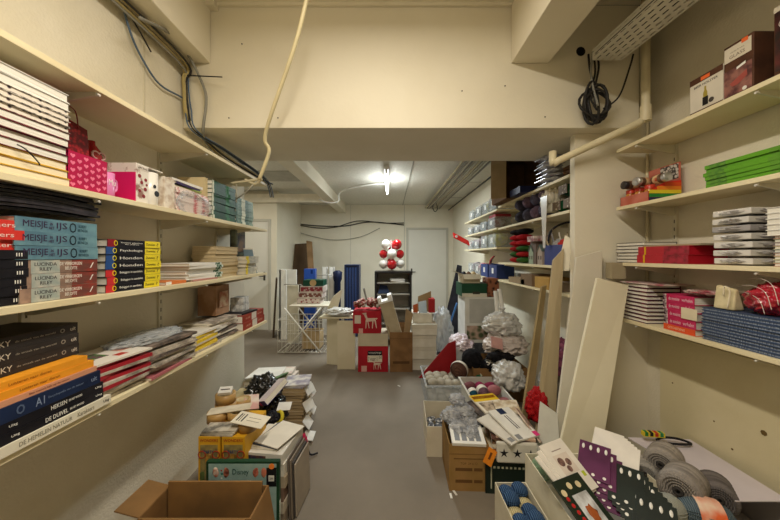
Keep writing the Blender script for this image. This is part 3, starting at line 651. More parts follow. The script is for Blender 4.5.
pile2 = [mpk, mg, mg, mt, mg, mc, mg, mt, mg, mg, mt, mt]
z = stack(pile2, -1.01, 1.37, ZD, 86, '{k} magazine in the big dark bottom shelf pile, {p}', 'big dark magazine pile', .02, 8)
bag('plastic_sleeve', 'clear plastic sleeve over grey magazines at the middle of the bottom shelf', (-1.12, 1.36, z+.010), (.09, .17, .018), BAGC, 3, .2, 4, sub=4)
my = mspec('yellow', 'E8C830', .008, .2, .17); 
z = stack([mg, my, my, mc, my, mc, my, mwh], -1.03, 1.66, ZD, 92, '{k} magazine in the yellow edged bottom shelf pile, {p}', 'yellow edged magazine pile', .008, 4)
z = stack([mg, mt, mwh, mwh, mt, mc, mwh, mg, mc, mwh, mg], -1.05, 1.87, ZD, 90, '{k} magazine behind the yellow edged pile, bottom shelf, {p}', 'pale magazine pile by the red binders', .015, 7)
o = thing('carton', 'small brown printed carton at the back of the bottom shelf', 'box', (-1.17, 1.96, z+.012), 90); closed_box(o, .15, .12, .19, M('8E6A4C', .7, 'A88468', scale=10))
panel(o, -.05, .05, .05, .15, -.0656, M('A86A50', .6, 'C8B090', scale=20))
kR2 = ('red_binder', dict(L=.34, D=.18, T=.050, cov=M('9C3A28', .5, '8A3022', scale=6), page=PAPERW, bands=((.40, .62, M('D8D0C4', .5)),), texts=(('-BOEK', .12, .34, .25, M('D8A08A', .5)), ('-BOEK', .66, .9, .25, M('D8A08A', .5))), name='binder', cat='binder'), 'red')
z = stack([kR2]*2, -1.02, 2.215, ZD, 90, 'brick red binder with a white label at the bottom shelf end, {p} of two', 'brick red binders', .006, 1)
book('dark_thin', 'thin black book lying on the brick red binders', (-1.03, 2.17, z), 84, L=.2, D=.16, T=.012, cov=BLACK, page=PAPERW)
z += .013
for i in range(2):
    o = thing('grey_box', 'small grey printed box piled on the thin black book, %s' % ('lower', 'upper')[i], 'box', (-1.12, 2.2, z), 90+i*6, 'small grey boxes'); closed_box(o, .11, .09, .05, M('A0A2A0', .5, 'D8D8D4', scale=30)); z += .051
# ================================================================= RIGHT SHELVES (fronts face -X: rz = -90)
Z1, Z2, Z3, Z4 = 2.066, 1.706, 1.361, 1.021
def RY(px, X=1.432): return F*X/(px-390)
# top shelf: three printed boxes
def pbox(name, label, px0, px1, X, d, h, body, z=Z1, rz=-90, group=None):
    ya, yb = RY(px0, X), RY(px1, X); w_ = ya-yb
    o = thing(name, label, 'box', (X+d/2, (ya+yb)/2, z), rz, group)
    closed_box(o, w_, d, h, body); return o, w_
BRN = M('4A3024', .5, '5A3A2A', scale=15)
o, w_ = pbox('glass_box', 'white gift box picturing a beer bottle, on the right top shelf', 690, 723, 1.435, .10, .165, M('DCD4C4', .5))
panel(o, -w_/2, w_/2, .138, .165, -.0502, BRN, 'brown_band'); panel(o, -w_/2, w_/2, .0, .010, -.0502, BRN, 'brown_band')
panel(o, -.02, .018, .142, .158, -.0508, M('F07038', .5), 'price_sticker')
text(o, 'BEER HOLSTER', w_*.72, .010, M('3A3430', .5), (0, -.0508, .122))
m = MB(); T = Matrix.Translation((0, -.0506, 0))
def flat(m, pts, y): m.add([(x, y, z) for x, z in pts], [tuple(range(len(pts)))])
flat(m, [(-.013,.022), (.011,.022), (.011,.06), (-.013,.06)], -.0509); m.build('holster_print', M('1C1A1C', .5), o)
m = MB(); flat(m, [(-.010,.06), (.008,.06), (.008,.078), (.003,.092), (.003,.108), (-.005,.108), (-.005,.092), (-.010,.078)], -.0509); m.build('bottle_print', M('A8963A', .4), o)
m = MB(); m.cyl((.024,-.0506,.034), (.024,-.0512,.034), .011, n=12); m.build('coaster_print', M('4A4440', .5), o)
m = MB()
for k in range(7): m.box(w_/2-.0002, w_/2+.0006, -.045, .045, .02+k*.018, .030+k*.018)
m.build('side_print', M('1E1A1A', .5), o)
o, w_ = pbox('glass_box', 'brown gift box with GLASS panel over a picture, middle of three', 724, 754, 1.44, .13, .225, BRN)
q = panel(o, -w_/2+.002, w_/2-.008, .155, .215, -.0652, M('DCD2BE', .5), 'title_panel'); text(q, 'GLASS', .055, .013, M('8A7A68', .5), (-.004, -.0664, .172)); text(q, 'whisky & wine', .05, .006, M('8A7A68', .5), (-.004, -.0664, .190))
panel(o, .012, .034, .205, .222, -.0660, M('F07038', .5), 'price_sticker')
panel(o, -w_/2+.001, w_/2-.006, .01, .12, -.0652, M('5A3838', .5, '9A6A60', scale=22), 'picture')
m = MB(); flat(m, [(-.03,.06), (.0,.075), (.03,.09), (.032,.065), (.0,.045), (-.02,.045)], -.0665); m.build('meat_print', M('A8544C', .5), o)
m = MB(); flat(m, [(-.005,.118), (.026,.127), (.026,.116), (-.005,.108)], -.0665); m.cyl((.022,-.0652,.018), (.022,-.0665,.018), .008, n=10); m.build('white_print', WHITE, o)
o, w_ = pbox('glass_box', 'large brown box with printed wine glasses at the top shelf right end', 774, 850, 1.44, .17, .26, BRN)
panel(o, -w_/2+.004, w_/2, .02, .24, -.0852, M('1C1214', .35, '5A1E20', scale=14), 'picture')
panel(o, -w_/2, .02, .24, .26, -.0854, M('DCD2BE', .5), 'title_panel')
panel(o, -.05, -.02, .235, .258, -.0862, M('F07038', .5), 'price_sticker')
m = MB()
for cx, cz in ((-.06,.19), (-.03,.15), (-.055,.09), (-.02,.06), (.02,.18), (.03,.09)):
    m.torus((cx,-.0862,cz), .016, .0012, 'y', 20, 5); m.box(cx-.001, cx+.001, -.0866, -.0858, cz-.045, cz-.016)
m.build('glass_print', M('E0D4CC', .3), o)
# second shelf: rainbow box of jars
o = thing('display_box', 'rainbow striped cardboard display box holding small jars', 'box', (1.525, 1.738, Z2), -90)
W2, Dd = .20, .18
m = MB(); m.box(-W2/2, W2/2, -Dd/2, Dd/2, 0, .003); m.box(-W2/2, W2/2, -Dd/2, -Dd/2+.003, .003, .055); m.box(-W2/2, -W2/2+.003, -Dd/2, Dd/2, .003, .055)
m.box(-W2/2, W2/2, Dd/2-.003, Dd/2, .003, .22); m.box(W2/2-.003, W2/2, -Dd/2, Dd/2, .003, .055); m.build('body', M('B8604C', .5, 'C87868', scale=10), o)
m = MB(); vs = [(-Dd/2, .0), (Dd/2, 0), (Dd/2, .115), (.0, .105), (-Dd/2, .055)]; n = 5
m.add([(W2/2, a, b) for a, b in vs]+[(W2/2+.0025, a, b) for a, b in vs], [tuple(range(n)), tuple(range(n, 2*n))[::-1]]+[(i, (i+1) % n, n+(i+1) % n, n+i) for i in range(n)]); m.build('side_panel', M('D8301E', .5), o)
for k, (c, y0) in enumerate((('2E2A52', -.09), ('2E8A3C', -.09), ('E8D030', -.09), ('F08A28', -.045), ('D8501E', 0))):
    q = MB(); q.box(W2/2+.0025, W2/2+.0035, y0, Dd/2, .001+k*.0205, .0205+k*.0205); q.build('rainbow_stripe', M(c, .5), o)
panel(o, -.02, .09, .13, .215, Dd/2-.0035, M('CFC8C0', .5, '4A4440', kind='voronoi', scale=60), 'header_card')
def jar(label, loc, capc, fill, rot=(0,0,0)):
    o = thing('jar', label, 'jar', loc, 0, 'small jars in the rainbow box'); o.rotation_euler = rot
    m = MB(); m.lathe([(.022,0),(.026,.005),(.026,.060),(.021,.070),(.021,.075)], 18); m.build('glass', fill, o)
    m = MB(); m.lathe([(.024,.070),(.024,.090),(.022,.092),(0,.092)], 18, caps=False); m.build('lid', capc, o)
    m = MB(); m.lathe([(.0263,.016),(.0263,.048)], 18, caps=False); m.build('label_band', M('E6C89A', .5, 'B8482E', scale=30), o)
RL = M('C83A28', .35); AM = M('A85A28', .2, 'C88A3A', scale=15); DKL = M('2A2428', .3)
for i, (lx, ly, nm) in enumerate(((-.066, -.052, 'first'), (0, -.052, 'second'), (.066, -.052, 'third'), (-.066, .015, 'fourth'), (.0, .015, 'fifth'), (.066, .015, 'sixth'))):
    jar('small jar with red lid standing in the rainbow box, %s from the far end' % nm, (1.525+ly, 1.738-lx, Z2+.0035), RL, AM)
for i, ly in enumerate((-.05, .02, .06)):
    jar('jar lying on its side on the other jars, %s' % ('farthest', 'middle', 'nearest')[i], (1.505, 1.738-ly, Z2+.0035+.0925+.027), SILV if i else DKL, M('5A4030', .3, '8A6A50', scale=20), (R(90), 0, R(-25+10*i)) if i == 2 else (0, R(-90), R(12*i)))
# green notebooks
LG = M('62A020', .5, '55901A', scale=8)
kg = ('lime_book', dict(L=.38, D=.19, T=.0165, cov=LG, page=M('5C8A24', .6), bands=((.05, .22, M('4A7A26', .5, '66982E', scale=40)), (.60, .72, M('5E942A', .5)))), 'lime')
stack([kg]*6, 1.435, RY(704)-.19, Z2, -90, 'lime green book on the right second shelf, {p} of six', 'lime green books', .008, 1.2)
# third shelf
kx = ('exercise', dict(L=.20, D=.19, T=.0195, cov=M('2A2830', .5), page=PAPERW, board=.0018, spine='back', name='exercise_book', cat='notebook'), 'white')
stack([kx]*6, 1.44, RY(617)-.085, Z3, -90, 'white paged exercise book in the pile at the third shelf far end, {p}', 'exercise books on the third shelf', .004, 1.5)
kr3 = ('red_gift_book', dict(L=.29, D=.2, T=.045, cov=M('B0182A', .4, 'C02434', scale=8), page=M('B0182A', .5), bands=((.14, .18, GOLD), (.55, 1, M('7A101E', .4, 'A82038', scale=30)))), 'red')
z = stack([kr3]*2, 1.433, RY(637)-.15, Z3, -90, 'shiny red gift book with a gold band, {p} of two, right third shelf', 'red gift books', .004, 1)
book('brown_flat', 'flat beige envelope lying on the shiny red gift books', (1.445, RY(640)-.16, z), -88, L=.30, D=.19, T=.008, cov=M('A8987A', .6), page=PAPER)
PW = M('CFCAC4', .2, 'B8B2AC', scale=12, bump=.3, bscale=25, coat=.6)
for i in range(7):
    zz = Z3+.0005+i*.0345
    o = thing('wrapped_pack', 'grey white pack in clear plastic wrap, %s of the pile of seven' % pos(i, 7), 'pack', (1.54+random.uniform(-.004, .004), 1.262+random.uniform(-.006, .006), zz), -90+random.uniform(-2, 2), 'plastic wrapped packs')
    m = MB(); m.box(-.070, .070, -.085, .09, .004, .0290); m.build('contents', M('DEDAD4', .5) if i != 4 else M('A8A4A4', .5), o, .003)
    m = MB(); m.blob((0, 0, .0165), (.082, .100, .0160), .16, 6, i+3, 4, smooth=False); m.build('plastic_wrap', M('E4E2E0', .12, 'C8C4C2', scale=10, trans=.2, alpha=.8), o)
kb3 = ('pastel', dict(L=.22, D=.17, T=.0105, cov=M('B8A890', .6), page=PAPERW, spine='back'), 'pastel')
cols = ['C88A78', '9AA888', 'D8C8A0', 'B87868', '8AA0A0', 'C8B888', 'A88A98', '8E9A78']
z = Z3
for i in range(14):
    c = WHITE if i > 8 else M(cols[i % 8], .5)
    key = 'pst%d' % (9 if i > 8 else i % 8)
    book(key, ('white thick book' if i > 8 else 'thin pastel book')+' in the pile at the third shelf right end, '+(pos(i, 14) if i < 13 else 'topmost'), (1.455-.01*(i > 8), 1.035-.0*(i > 8), z), -90, 'pastel books at the third shelf right end',
         L=.17+.03*(i > 8), D=.17, T=.021 if i > 8 else .0125, cov=c, page=PAPERW, spine='back'); z += (.0214 if i > 8 else .0129)
# fourth shelf
NB = M('2A2430', .5, '6A2038', scale=30)
kn = ('striped', dict(L=.17, D=.19, T=.0215, cov=NB, page=PAPERW, board=.0036, spine='back', name='notebook', cat='notebook'), 'white')
z = stack([kn]*10, 1.435, RY(622.5)-.085, Z4, -90, 'dark covered white paged notebook on the right bottom shelf, {p} of ten', 'dark covered notebooks', .0015, .4)
book('mag_topr', 'white and red magazine lying over the dark covered notebooks', (1.43, RY(624)-.12, z), -84, None, 'magazine', 'magazine', L=.26, D=.19, T=.006, cov=M('D8CFC8', .4, 'A85A68', scale=15), page=PAPER, board=.0006)
MGB = M('B81E52', .5, 'C83A68', scale=14)
k5 = ('orange_red_book', dict(L=.16, D=.17, T=.030, cov=M('E0582E', .5), page=PAPERW, texts=(('GESCHIEDENIS', .15, .7, .4, M('F0C0A0', .5)),)), 'orange red')
k6 = ('magenta_book', dict(L=.16, D=.17, T=.038, cov=MGB, page=PAPERW, bands=((0, .12, M('3A1A30', .5, 'E0D0D0', scale=60)),), texts=(('de mooiste', .2, .55, .45, M('F0C8D8', .5)), ('verhalen', .62, .95, .45, M('F0C8D8', .5)))), 'magenta')
z = stack([k5, k6, k6, k6, k6], 1.433, RY(663)-.082, Z4, -90, '{k} book beside the dark covered notebooks, {p} of five', 'magenta and orange books', .003, 1)
o = thing('tag_card', 'blank cream card stuck on the magenta books', 'card', (1.4285, RY(684)-.03, Z4+.10), -90); panel(o, -.04, .035, -.025, .028, 0, M('E4D8BC', .6), 'card_sheet', .001)
o = thing('tote_bag', 'cream fabric bag with string handles beside the magenta books', 'bag', (1.47, 1.285, Z4+.148), -90)
m = MB(); m.add([(-.04,-.02,0),(.04,-.02,0),(.04,.03,0),(-.04,.03,0),(-.036,-.012,.10),(.04,-.010,.085),(.038,.006,.09),(-.036,.004,.105)], [(0,3,2,1),(4,5,6,7),(0,1,5,4),(1,2,6,5),(2,3,7,6),(3,0,4,7)]); m.build('bag_body', M('DCCFA8', .8, 'CDBF96', scale=30), o, .006)
m = MB(); m.tube([(.01,-.028,.06), (.02,-.035,.10), (.035,-.03,.08), (.03,-.035,.01)], .003, 6); m.build('string_handle', M('EADFC4', .7), o)
z0 = z
REDF = M('B01830', .2, '8A1026', scale=10, bump=.4, bscale=20, coat=.6)
bag('wrapped_gift', 'crumpled shiny red foil bag behind the blue spiral pads', (1.53, 1.15, Z4+.205), (.09, .085, .070), REDF, 5, .35, 2.5, sub=4)
bag('plastic_sleeve', 'plastic sleeve of red printed sheets draped over the magenta books', (1.52, 1.40, z0+.020), (.080, .09, .012), M('A84858', .25, 'D8C8C0', scale=18, coat=.5), 8, .25, 3, sub=4)
for i in range(3):
    m = MB(); y = 1.10+i*.02; m.tube([(1.48, y+.12, Z4+.285-.03*i), (1.455-.004*i, y+.06, Z4+.290-.03*i), (1.425, y, Z4+.27-.03*i), (1.41, y-.03, Z4+.20-.02*i)], .0011, 5)
    tag(m.build('ribbon', M('D8C8C0', .4)), 'thin pale ribbon hanging over the red foil bag, %s' % ('farthest', 'middle', 'nearest')[i], 'ribbon', 'pale ribbons')
SPB = M('3A4A66', .5, '8A98B0', stretch=(60, 1, 1), scale=4)
ks = ('spiral_pad', dict(L=.40, D=.2, T=.0128, cov=M('3E4E6C', .5), page=M('A8B2C4', .6, '46546E', stretch=(80, 1, 1), scale=3), spine='none', name='writing_pad', cat='notepad', board=.003), 'blue')
stack([ks]*11, 1.433, RY(700)-.205, Z4, -90, 'blue grey writing pad in the pile at the bottom shelf right end, {p}', 'blue grey writing pads', .004, .8)
# lower right corner of the near aisle is continued below with the floor things
# ================================================================= BACK ROOM, CENTRE AND LEFT
def carton_at(name, label, px0, px1, Y, d, h, z0, mat, group=None, cat='box', lid=None, lidmat=None, tape=None, rz=0, bname='body'):
    x0 = (px0-390)*Y/F; x1 = (px1-390)*Y/F
    o = thing(name, label, cat, ((x0+x1)/2, Y+d/2, z0), rz, group)
    closed_box(o, x1-x0, d, h, mat, lid, lidmat, tape, bname); return o, x1-x0
def slab_thing(name, label, cat, cor, t, mat, pname='panel', group=None):
    c = sum((Vector(p) for p in cor), Vector())/4; b = min(p[2] for p in cor)
    o = thing(name, label, cat, (c.x, c.y, b), 0, group)
    m = MB(); m.T = Matrix.Translation((-c.x, -c.y, -b)); m.slab(*cor, t); m.build(pname, mat, o, .002); return o
DBR = M('5A4632', .6, '4A3826', scale=4, stretch=(1, 1, .2))
# dark boards leaning by the left door
slab_thing('door_panel', 'dark brown door panel standing at the left behind the wire basket', 'board', [(-2.10, 5.35, 0), (-1.98, 5.05, 0), (-1.98, 5.2, 1.0), (-2.10, 5.5, 1.0)], .03, M('4A3C2C', .5))
slab_thing('wood_board', 'brown wooden board leaning on the back left wall, wider one', 'board', [(-2.10, 6.1, 0), (-1.76, 6.1, 0), (-1.80, 6.6, 1.68), (-2.12, 6.6, 1.66)], .03, DBR)
slab_thing('wood_board', 'lighter brown board leaning beside the wide brown board', 'board', [(-1.54, 5.8, 0), (-1.42, 5.8, 0), (-1.66, 6.3, 1.70), (-1.78, 6.3, 1.72)], .03, M('8A6C4A', .6, '7A5E3E', scale=4))
# white panels and tubs at the back left
WP = M('E9E6DC', .5)
o = thing('upright_board', 'tall white folded shelf panel at the back left', 'panel', (-1.72, 4.95, 0)); m = MB(); m.box(-.14, -.02, 0, .03, 0, 1.17); m.box(-.02, .14, .03, .06, 0, 1.17); m.box(-.14, -.11, 0, .25, 0, 1.17); m.build('panel_body', WP, o, .003)
o = thing('upright_board', 'shorter cream panel in front of the tall white panel', 'panel', (-1.56, 4.76, 0)); m = MB(); m.box(-.10, .08, 0, .03, 0, .93); m.build('panel_body', M('DDD6C0', .6), o, .003)
m = MB(); m.tube([(-1.70, 4.74, .94), (-1.43, 4.74, .94), (-1.43, 4.74, .60)], .008, 6, False); tag(m.build('metal_rod', M('9A968C', .4, metal=.6)), 'bent grey metal rod hooked over the cream panel', 'rod')
for i, px in enumerate((324.5, 331.5)):
    x, y, z = at(px, 267, 5.2); o = thing('upright_board', 'narrow white upright profile behind the gift boxes, %s one' % ('left', 'right')[i], 'panel', (x, y, 0), 0, 'narrow white profiles')
    m = MB(); m.box(-.045, .045, 0, .012, 0, z); m.box(-.045, -.035, 0, .06, 0, z); m.box(.035, .045, 0, .06, 0, z); m.build('panel_body', WHITE, o, .002)
m = MB(); m.tube([at(317, 275, 5.15), at(332, 275, 5.15)], .008, 6, False); tag(m.build('metal_rod', M('B8B4AA', .4, metal=.6)), 'short thin rod across the narrow white profiles', 'rod')
o = thing('blue_bin', 'bright blue plastic panel box behind the gift boxes', 'box', (at(309.5, 300, 5.3)[0], 5.3, 0)); m = MB(); m.box(-.10, .10, 0, .12, 0, 1.17); m.build('body', M('1E4EA8', .4), o, .006); panel(o, .02, .06, 1.08, 1.15, 0, M('122E6E', .5))
o = thing('blue_bag', 'dark blue wrapped roll standing by the white profiles', 'roll', (at(337.5, 300, 5.1)[0], 5.1, 0)); m = MB(); m.lathe([(.055,0),(.06,.05),(.055,.95),(.075,1.0),(.08,1.12),(.04,1.15)], 12); m.build('roll_body', M('141E3C', .5), o)
o = thing('navy_cabinet', 'navy blue ribbed locker standing at the back centre', 'cabinet', (at(351, 300, 5.0)[0], 5.1, 0)); NV = M('16284E', .4)
m = MB(); m.box(-.13, -.11, 0, .28, 0, 1.25); m.box(.11, .13, 0, .28, 0, 1.25); m.box(-.11, .11, .0, .28, 1.23, 1.25); m.box(-.11, .11, .02, .28, 0, 1.23); m.build('cabinet_body', NV, o, .003)
for k in range(4):
    m = MB(); m.box(-.09+k*.05, -.075+k*.05, .005, .02, .02, 1.2); m.build('rib', M('2E4C84', .35), o)
# wire basket stand with gift boxes
o = thing('wire_basket', 'white wire basket stand on the floor at the back left', 'basket', (-1.19, 4.45, 0)); WR = M('ECE8DC', .4)
m = MB(); w0, w1, d0, d1, h = -.42, .30, -.22, .22, .48
for z in (.02, .17, .33, h):
    m.tube([(w0, d0, z), (w1, d0, z), (w1, d1, z), (w0, d1, z), (w0, d0, z)], .006 if z in (.02, h) else .0035, 5, False)
for k in range(13):
    x = w0+(w1-w0)*k/12; m.tube([(x, d0, .02), (x, d0, h)], .003, 5, False); m.tube([(x, d1, .02), (x, d1, h)], .003, 5, False); m.tube([(x, d0, .02), (x, d1, .02)], .003, 5, False)
m.build('wire_mesh', WR, o)
for s, e in (((w0+.1, d0-.02, .02), (w1-.1, d0-.02, .66)), ((w1-.1, d0-.02, .02), (w0+.1, d0-.02, .66)), ((w0+.1, d1, .02), (w1-.1, d1, .66)), ((w1-.1, d1, .02), (w0+.1, d1, .66))):
    m = MB(); m.tube([s, e], .011, 6, False); m.build('folding_leg', WR, o)
m = MB(); m.box(w0+.16, w1+.02, d0, d1, .665, .685); m.build('top_board', M('DCD4BE', .5), o)
carton_at('carton', 'small beige carton inside the white wire basket', 302, 320, 4.35, .25, .25, .03, M('C8AE84', .8), )
zt = .6855
for i, (lb, c, c2, h, a, b) in enumerate((('red and white printed gift box, lowest on the wire stand', '8E2A30', 'D8C8C0', .085, 297, 320), ('white printed gift box, middle on the wire stand', 'D8D0C8', '7A4A40', .085, 298, 322), ('red and white printed gift box, third up on the wire stand', 'B8A8A0', '8A3038', .09, 300, 323))):
    o, w_ = carton_at('gift_box', lb, a, b, 4.40, .30, h, zt, M('D8D0C4', .6, 'B8A8A0', scale=9)); panel(o, -w_/2+.01, w_/2-.01, .015, h-.012, -.1506, M(c, .5, c2, kind='voronoi', scale=26, lo=.25, hi=.5)); zt += h+.0006
o, w_ = carton_at('gift_box', 'dark green box with a round gold emblem on top of the gift boxes', 303, 323, 4.42, .25, .09, zt, M('1E4A38', .5)); zt2 = zt+.09
m = MB(); m.cyl((0, -.127, .05), (0, -.1255, .05), .05, n=20); m.build('emblem', M('C8A878', .5), o)
# folded cream display stand with bag
CS = M('DCD3BA', .6, 'D2C8AC', scale=3)
o = thing('display_stand', 'cream cardboard stand of two upright panels with a tray top', 'stand', (-.62, 3.80, 0))
m = MB(); m.box(-.03, .19, -.16, -.14, 0, .60); m.build('front_panel', CS, o, .002)
m = MB(); m.T = rotm(0, 0, -12); m.box(-.20, -.035, -.02, .0, 0, .60); m.build('side_panel', CS, o, .002)
m = MB(); m.T = rotm(-3, 0, 0); m.box(-.26, .20, -.18, .16, .615, .635); m.build('tray', CS, o, .002)
m = MB(); m.slab((-.24, .10, .63), (-.10, .16, .63), (-.02, .17, .96), (-.14, .12, .86), .012); m.build('raised_flap', CS, o)
bag('plastic_bag', 'white crumpled plastic bag lying on the cream display stand', (-.645, 3.76, .69), (.17, .12, .045), BAGW, 11, .4, 2.4)
# red deer cartons, stacked
RC = M('B0202E', .6, 'A01A28', scale=5)
Y = 3.56
o, w_ = carton_at('carton', 'red and beige carton with 3 VOOR 1 sign, lower of the red pair', 358, 388, Y, .30, .31, 0, RC)
m = MB(); m.box(-w_/2-.001, w_/2+.001, -.151, .151, .312, .46); m.build('carton_top', M('C8BCA4', .8), o, .002)
q = panel(o, -.065, .11, .20, .255, -.1505, BLACK, 'sign_band'); text(q, 'WEEKPRIJS', .15, .022, WHITE, (.022, -.1518, .228))
q = panel(o, -.065, .11, .12, .20, -.1505, M('E4DCC8', .6), 'sign_panel'); text(q, '3 voor 1', .11, .05, BLACK, (-.004, -.1518, .16)); text(q, '50', .035, .03, BLACK, (.088, -.1518, .175))
def deer(parent, x, z, s, y):
    m = MB()
    P = [[(-.30,.05),(.25,.10),(.35,.28),(-.25,.28)], [(-.28,.25),(-.16,.27),(-.26,.55),(-.40,.52)], [(-.42,.50),(-.24,.50),(-.24,.62),(-.50,.56)], [(-.28,.08),(-.22,.08),(-.25,-.35),(-.29,-.35)],
         [(-.18,.08),(-.12,.08),(-.05,-.33),(-.09,-.33)], [(.12,.12),(.2,.12),(.14,-.35),(.10,-.35)], [(.24,.14),(.33,.18),(.40,-.33),(.36,-.33)], [(.32,.22),(.38,.30),(.45,.26),(.36,.18)]]
    for q in P: m.add([(x+a*s, y, z+b*s) for a, b in q], [(0, 1, 2, 3)])
    m.build('deer_print', M('E0C8B8', .6), parent)
deer(o, .045, .075, .13, -.1512); panel(o, -.14, -.075, .005, .075, -.1505, M('D8A8A0', .6))
o, w_ = carton_at('carton', 'red carton with a white deer print, upper of the red pair', 353, 381, Y+.02, .28, .27, .4605, RC)
deer(o, .04, .13, .20, -.1414); panel(o, -.15, -.075, .12, .22, -.1406, M('D8C8B8', .6)); panel(o, -.10, -.05, 0, .06, -.1406, M('D8A8A0', .6))
gm = [M('A8342E', .4), M('C8B8A8', .4), M('7A4A38', .5), M('D8D0C8', .3), M('8E2028', .4)]
for i in range(22):
    a = random.uniform(-.15, .15); b = random.uniform(-.11, .11)
    o = thing('bauble', 'small %s bauble in the heap on the upper red carton' % ('red', 'beige', 'brown', 'white', 'dark red')[i % 5], 'bauble', (at(367, 0, Y)[0]+a, Y+.16+b, .758+.02+random.uniform(0, .06)*(1-abs(a)*5)), 0, 'baubles on the red carton')
    m = MB(); m.lathe([(0, -.024), (.014, -.02), (.024, 0), (.014, .02), (0, .024)] if False else [(.0001, -.025), (.0125, -.0217), (.0217, -.0125), (.025, 0), (.0217, .0125), (.0125, .0217), (.0001, .025)], 12, caps=False); m.build('ball', gm[i % 5], o)
    m = MB(); m.cyl((0, 0, .023), (0, 0, .031), .006, n=8); m.build('cap', GOLD, o)
o = thing('garland', 'red and white tinsel garland spilling over the upper red carton', 'garland', (at(367, 0, Y)[0], Y+.14, .745))
m = MB(); rr = random.Random(4)
pts = [(-.14+.28*(k/11)+rr.uniform(-.03, .03), rr.uniform(-.1, .1), .05+rr.uniform(0, .07)) for k in range(12)]
m.tube(pts, .022, 8); m.build('tinsel', M('B8A090', .5, '8E2A2A', kind='voronoi', scale=50, bump=.6), o)
m = MB(); m.tube([(.0, 0, .05), (-.04, 0, .20), (-.05, -.01, .25)], .012, 8); m.build('grey_stick', M('9A9890', .5), o)
# brown carton with a polystyrene insert and a leaning carton
o = thing('carton', 'tall brown open carton standing in the middle of the back room', 'box', (.135, 3.70, 0)); open_box(o, .275, .28, .48, .004, M('8A6844', .85, '7A5A3A', scale=9), (('b', .06, 15), ('l', .08, 20)))
panel(o, -.138, .138, .40, .404, -.1402, M('5E4228', .8), 'fold_line'); panel(o, -.10, .10, .10, .13, -.1402, M('5E4228', .8))
o = thing('carton', 'grey beige carton with white corner foam standing tilted in the brown carton', 'box', (.07, 3.67, .40), 0, None, 0, -16)
m = MB(); m.box(-.075, .085, -.09, .09, 0, .46); m.build('body', M('B5A78C', .8, 'A89A80', scale=8), o, .003)
m = MB(); m.box(-.085, -.045, -.10, .10, .45, .53); m.box(.04, .09, -.10, .10, .45, .53); m.box(-.045, .04, -.10, .10, .45, .475); m.build('corner_foam', M('F4F2EE', .6), o, .003)
slab_thing('carton_flap', 'small brown torn carton piece leaning beside the foam carton', 'cardboard', [(.17, 3.66, .45), (.24, 3.66, .45), (.29, 3.70, .68), (.20, 3.70, .74)], .02, M('A08868', .85))
# black bookcase and balloon column
o = thing('bookcase', 'black framed open bookcase with grey shelves under the balloons', 'bookcase', (.05, 4.75, 0)); BK = M('17171A', .4)
m = MB(); m.box(-.29, -.255, -.15, .15, 0, 1.16); m.build('side_panel', BK, o, .002)
m = MB(); m.box(.255, .29, -.15, .15, 0, 1.16); m.build('side_panel', BK, o, .002)
m = MB(); m.box(-.255, .255, -.15, .15, 1.13, 1.16); m.build('top_panel', BK, o, .002)
m = MB(); m.box(-.255, .255, .14, .15, 0, 1.13); m.build('back_panel', M('A8A498', .6), o)
for z in (.10, .33, .56, .79, .97):
    m = MB(); m.box(-.255, .255, -.14, .14, z, z+.018); m.build('shelf_board', M('B8B4A8', .5), o)
for i in range(5):
    book('shelf_papers', 'sheaf of white papers lying in the black bookcase, %s' % pos(i, 5), (.12, 4.62, .9885+.011*i), random.uniform(-8, 8), 'papers in the bookcase', 'paper', 'paper_sheaf', L=.22, D=.2, T=.0105, cov=WHITE, page=PAPERW, board=.0004)
slab_thing('folder', 'navy folder leaning in the bookcase behind the foam carton', 'folder', [(-.19, 4.62, .809), (.0, 4.62, .809), (-.05, 4.68, .93), (-.16, 4.68, .94)], .01, NAVY)
bc = thing('balloon_column', 'column of red and white balloons standing on the black bookcase', 'balloons', (.02, 4.75, 1.165))
BR_ = M('C0141C', .18, 'B8121A', coat=.5); BW_ = M('EDE9E0', .2, 'E6E2D8', coat=.4)
def balloon(px, py, dy, mt, r=.088):
    x, y, z = at(px, py, 4.72+dy); m = MB(); T = Matrix.Translation((x-.02, y-4.75, z-1.165)); m.T = T
    m.lathe([(.0001, -r*1.02), (.012, -r), (r*.55, -r*.84), (r*.86, -r*.5), (r, 0), (r*.86, r*.5), (r*.5, r*.866), (r*.2, r*.98), (.0001, r)], 20, caps=False)
    m.cyl((0, 0, -r*1.0), (0, 0, -r*1.12), .006, .012, 8); m.build('balloon', mt, bc)
for px, py, dy, mt, r in ((386, 244.5, 0, BW_, .078), (397, 244.5, 0, BR_, .08), (391.5, 246, .12, BR_, .075), (383.5, 254, .02, BR_, .07), (392, 254, -.06, BW_, .08), (400, 254, .02, BR_, .07), (391, 256, .14, BW_, .07),
                          (383.5, 264, .02, BW_, .075), (392, 264.5, -.06, BR_, .08), (400.5, 263.5, .02, BW_, .073), (391, 262, .14, BR_, .07)): balloon(px, py, dy, mt, r)
m = MB(); m.cyl((0, 0, 0), (0, 0, .50), .008); m.cyl((0, 0, 0), (0, 0, .01), .07, n=16); m.build('stick', WHITE, bc)
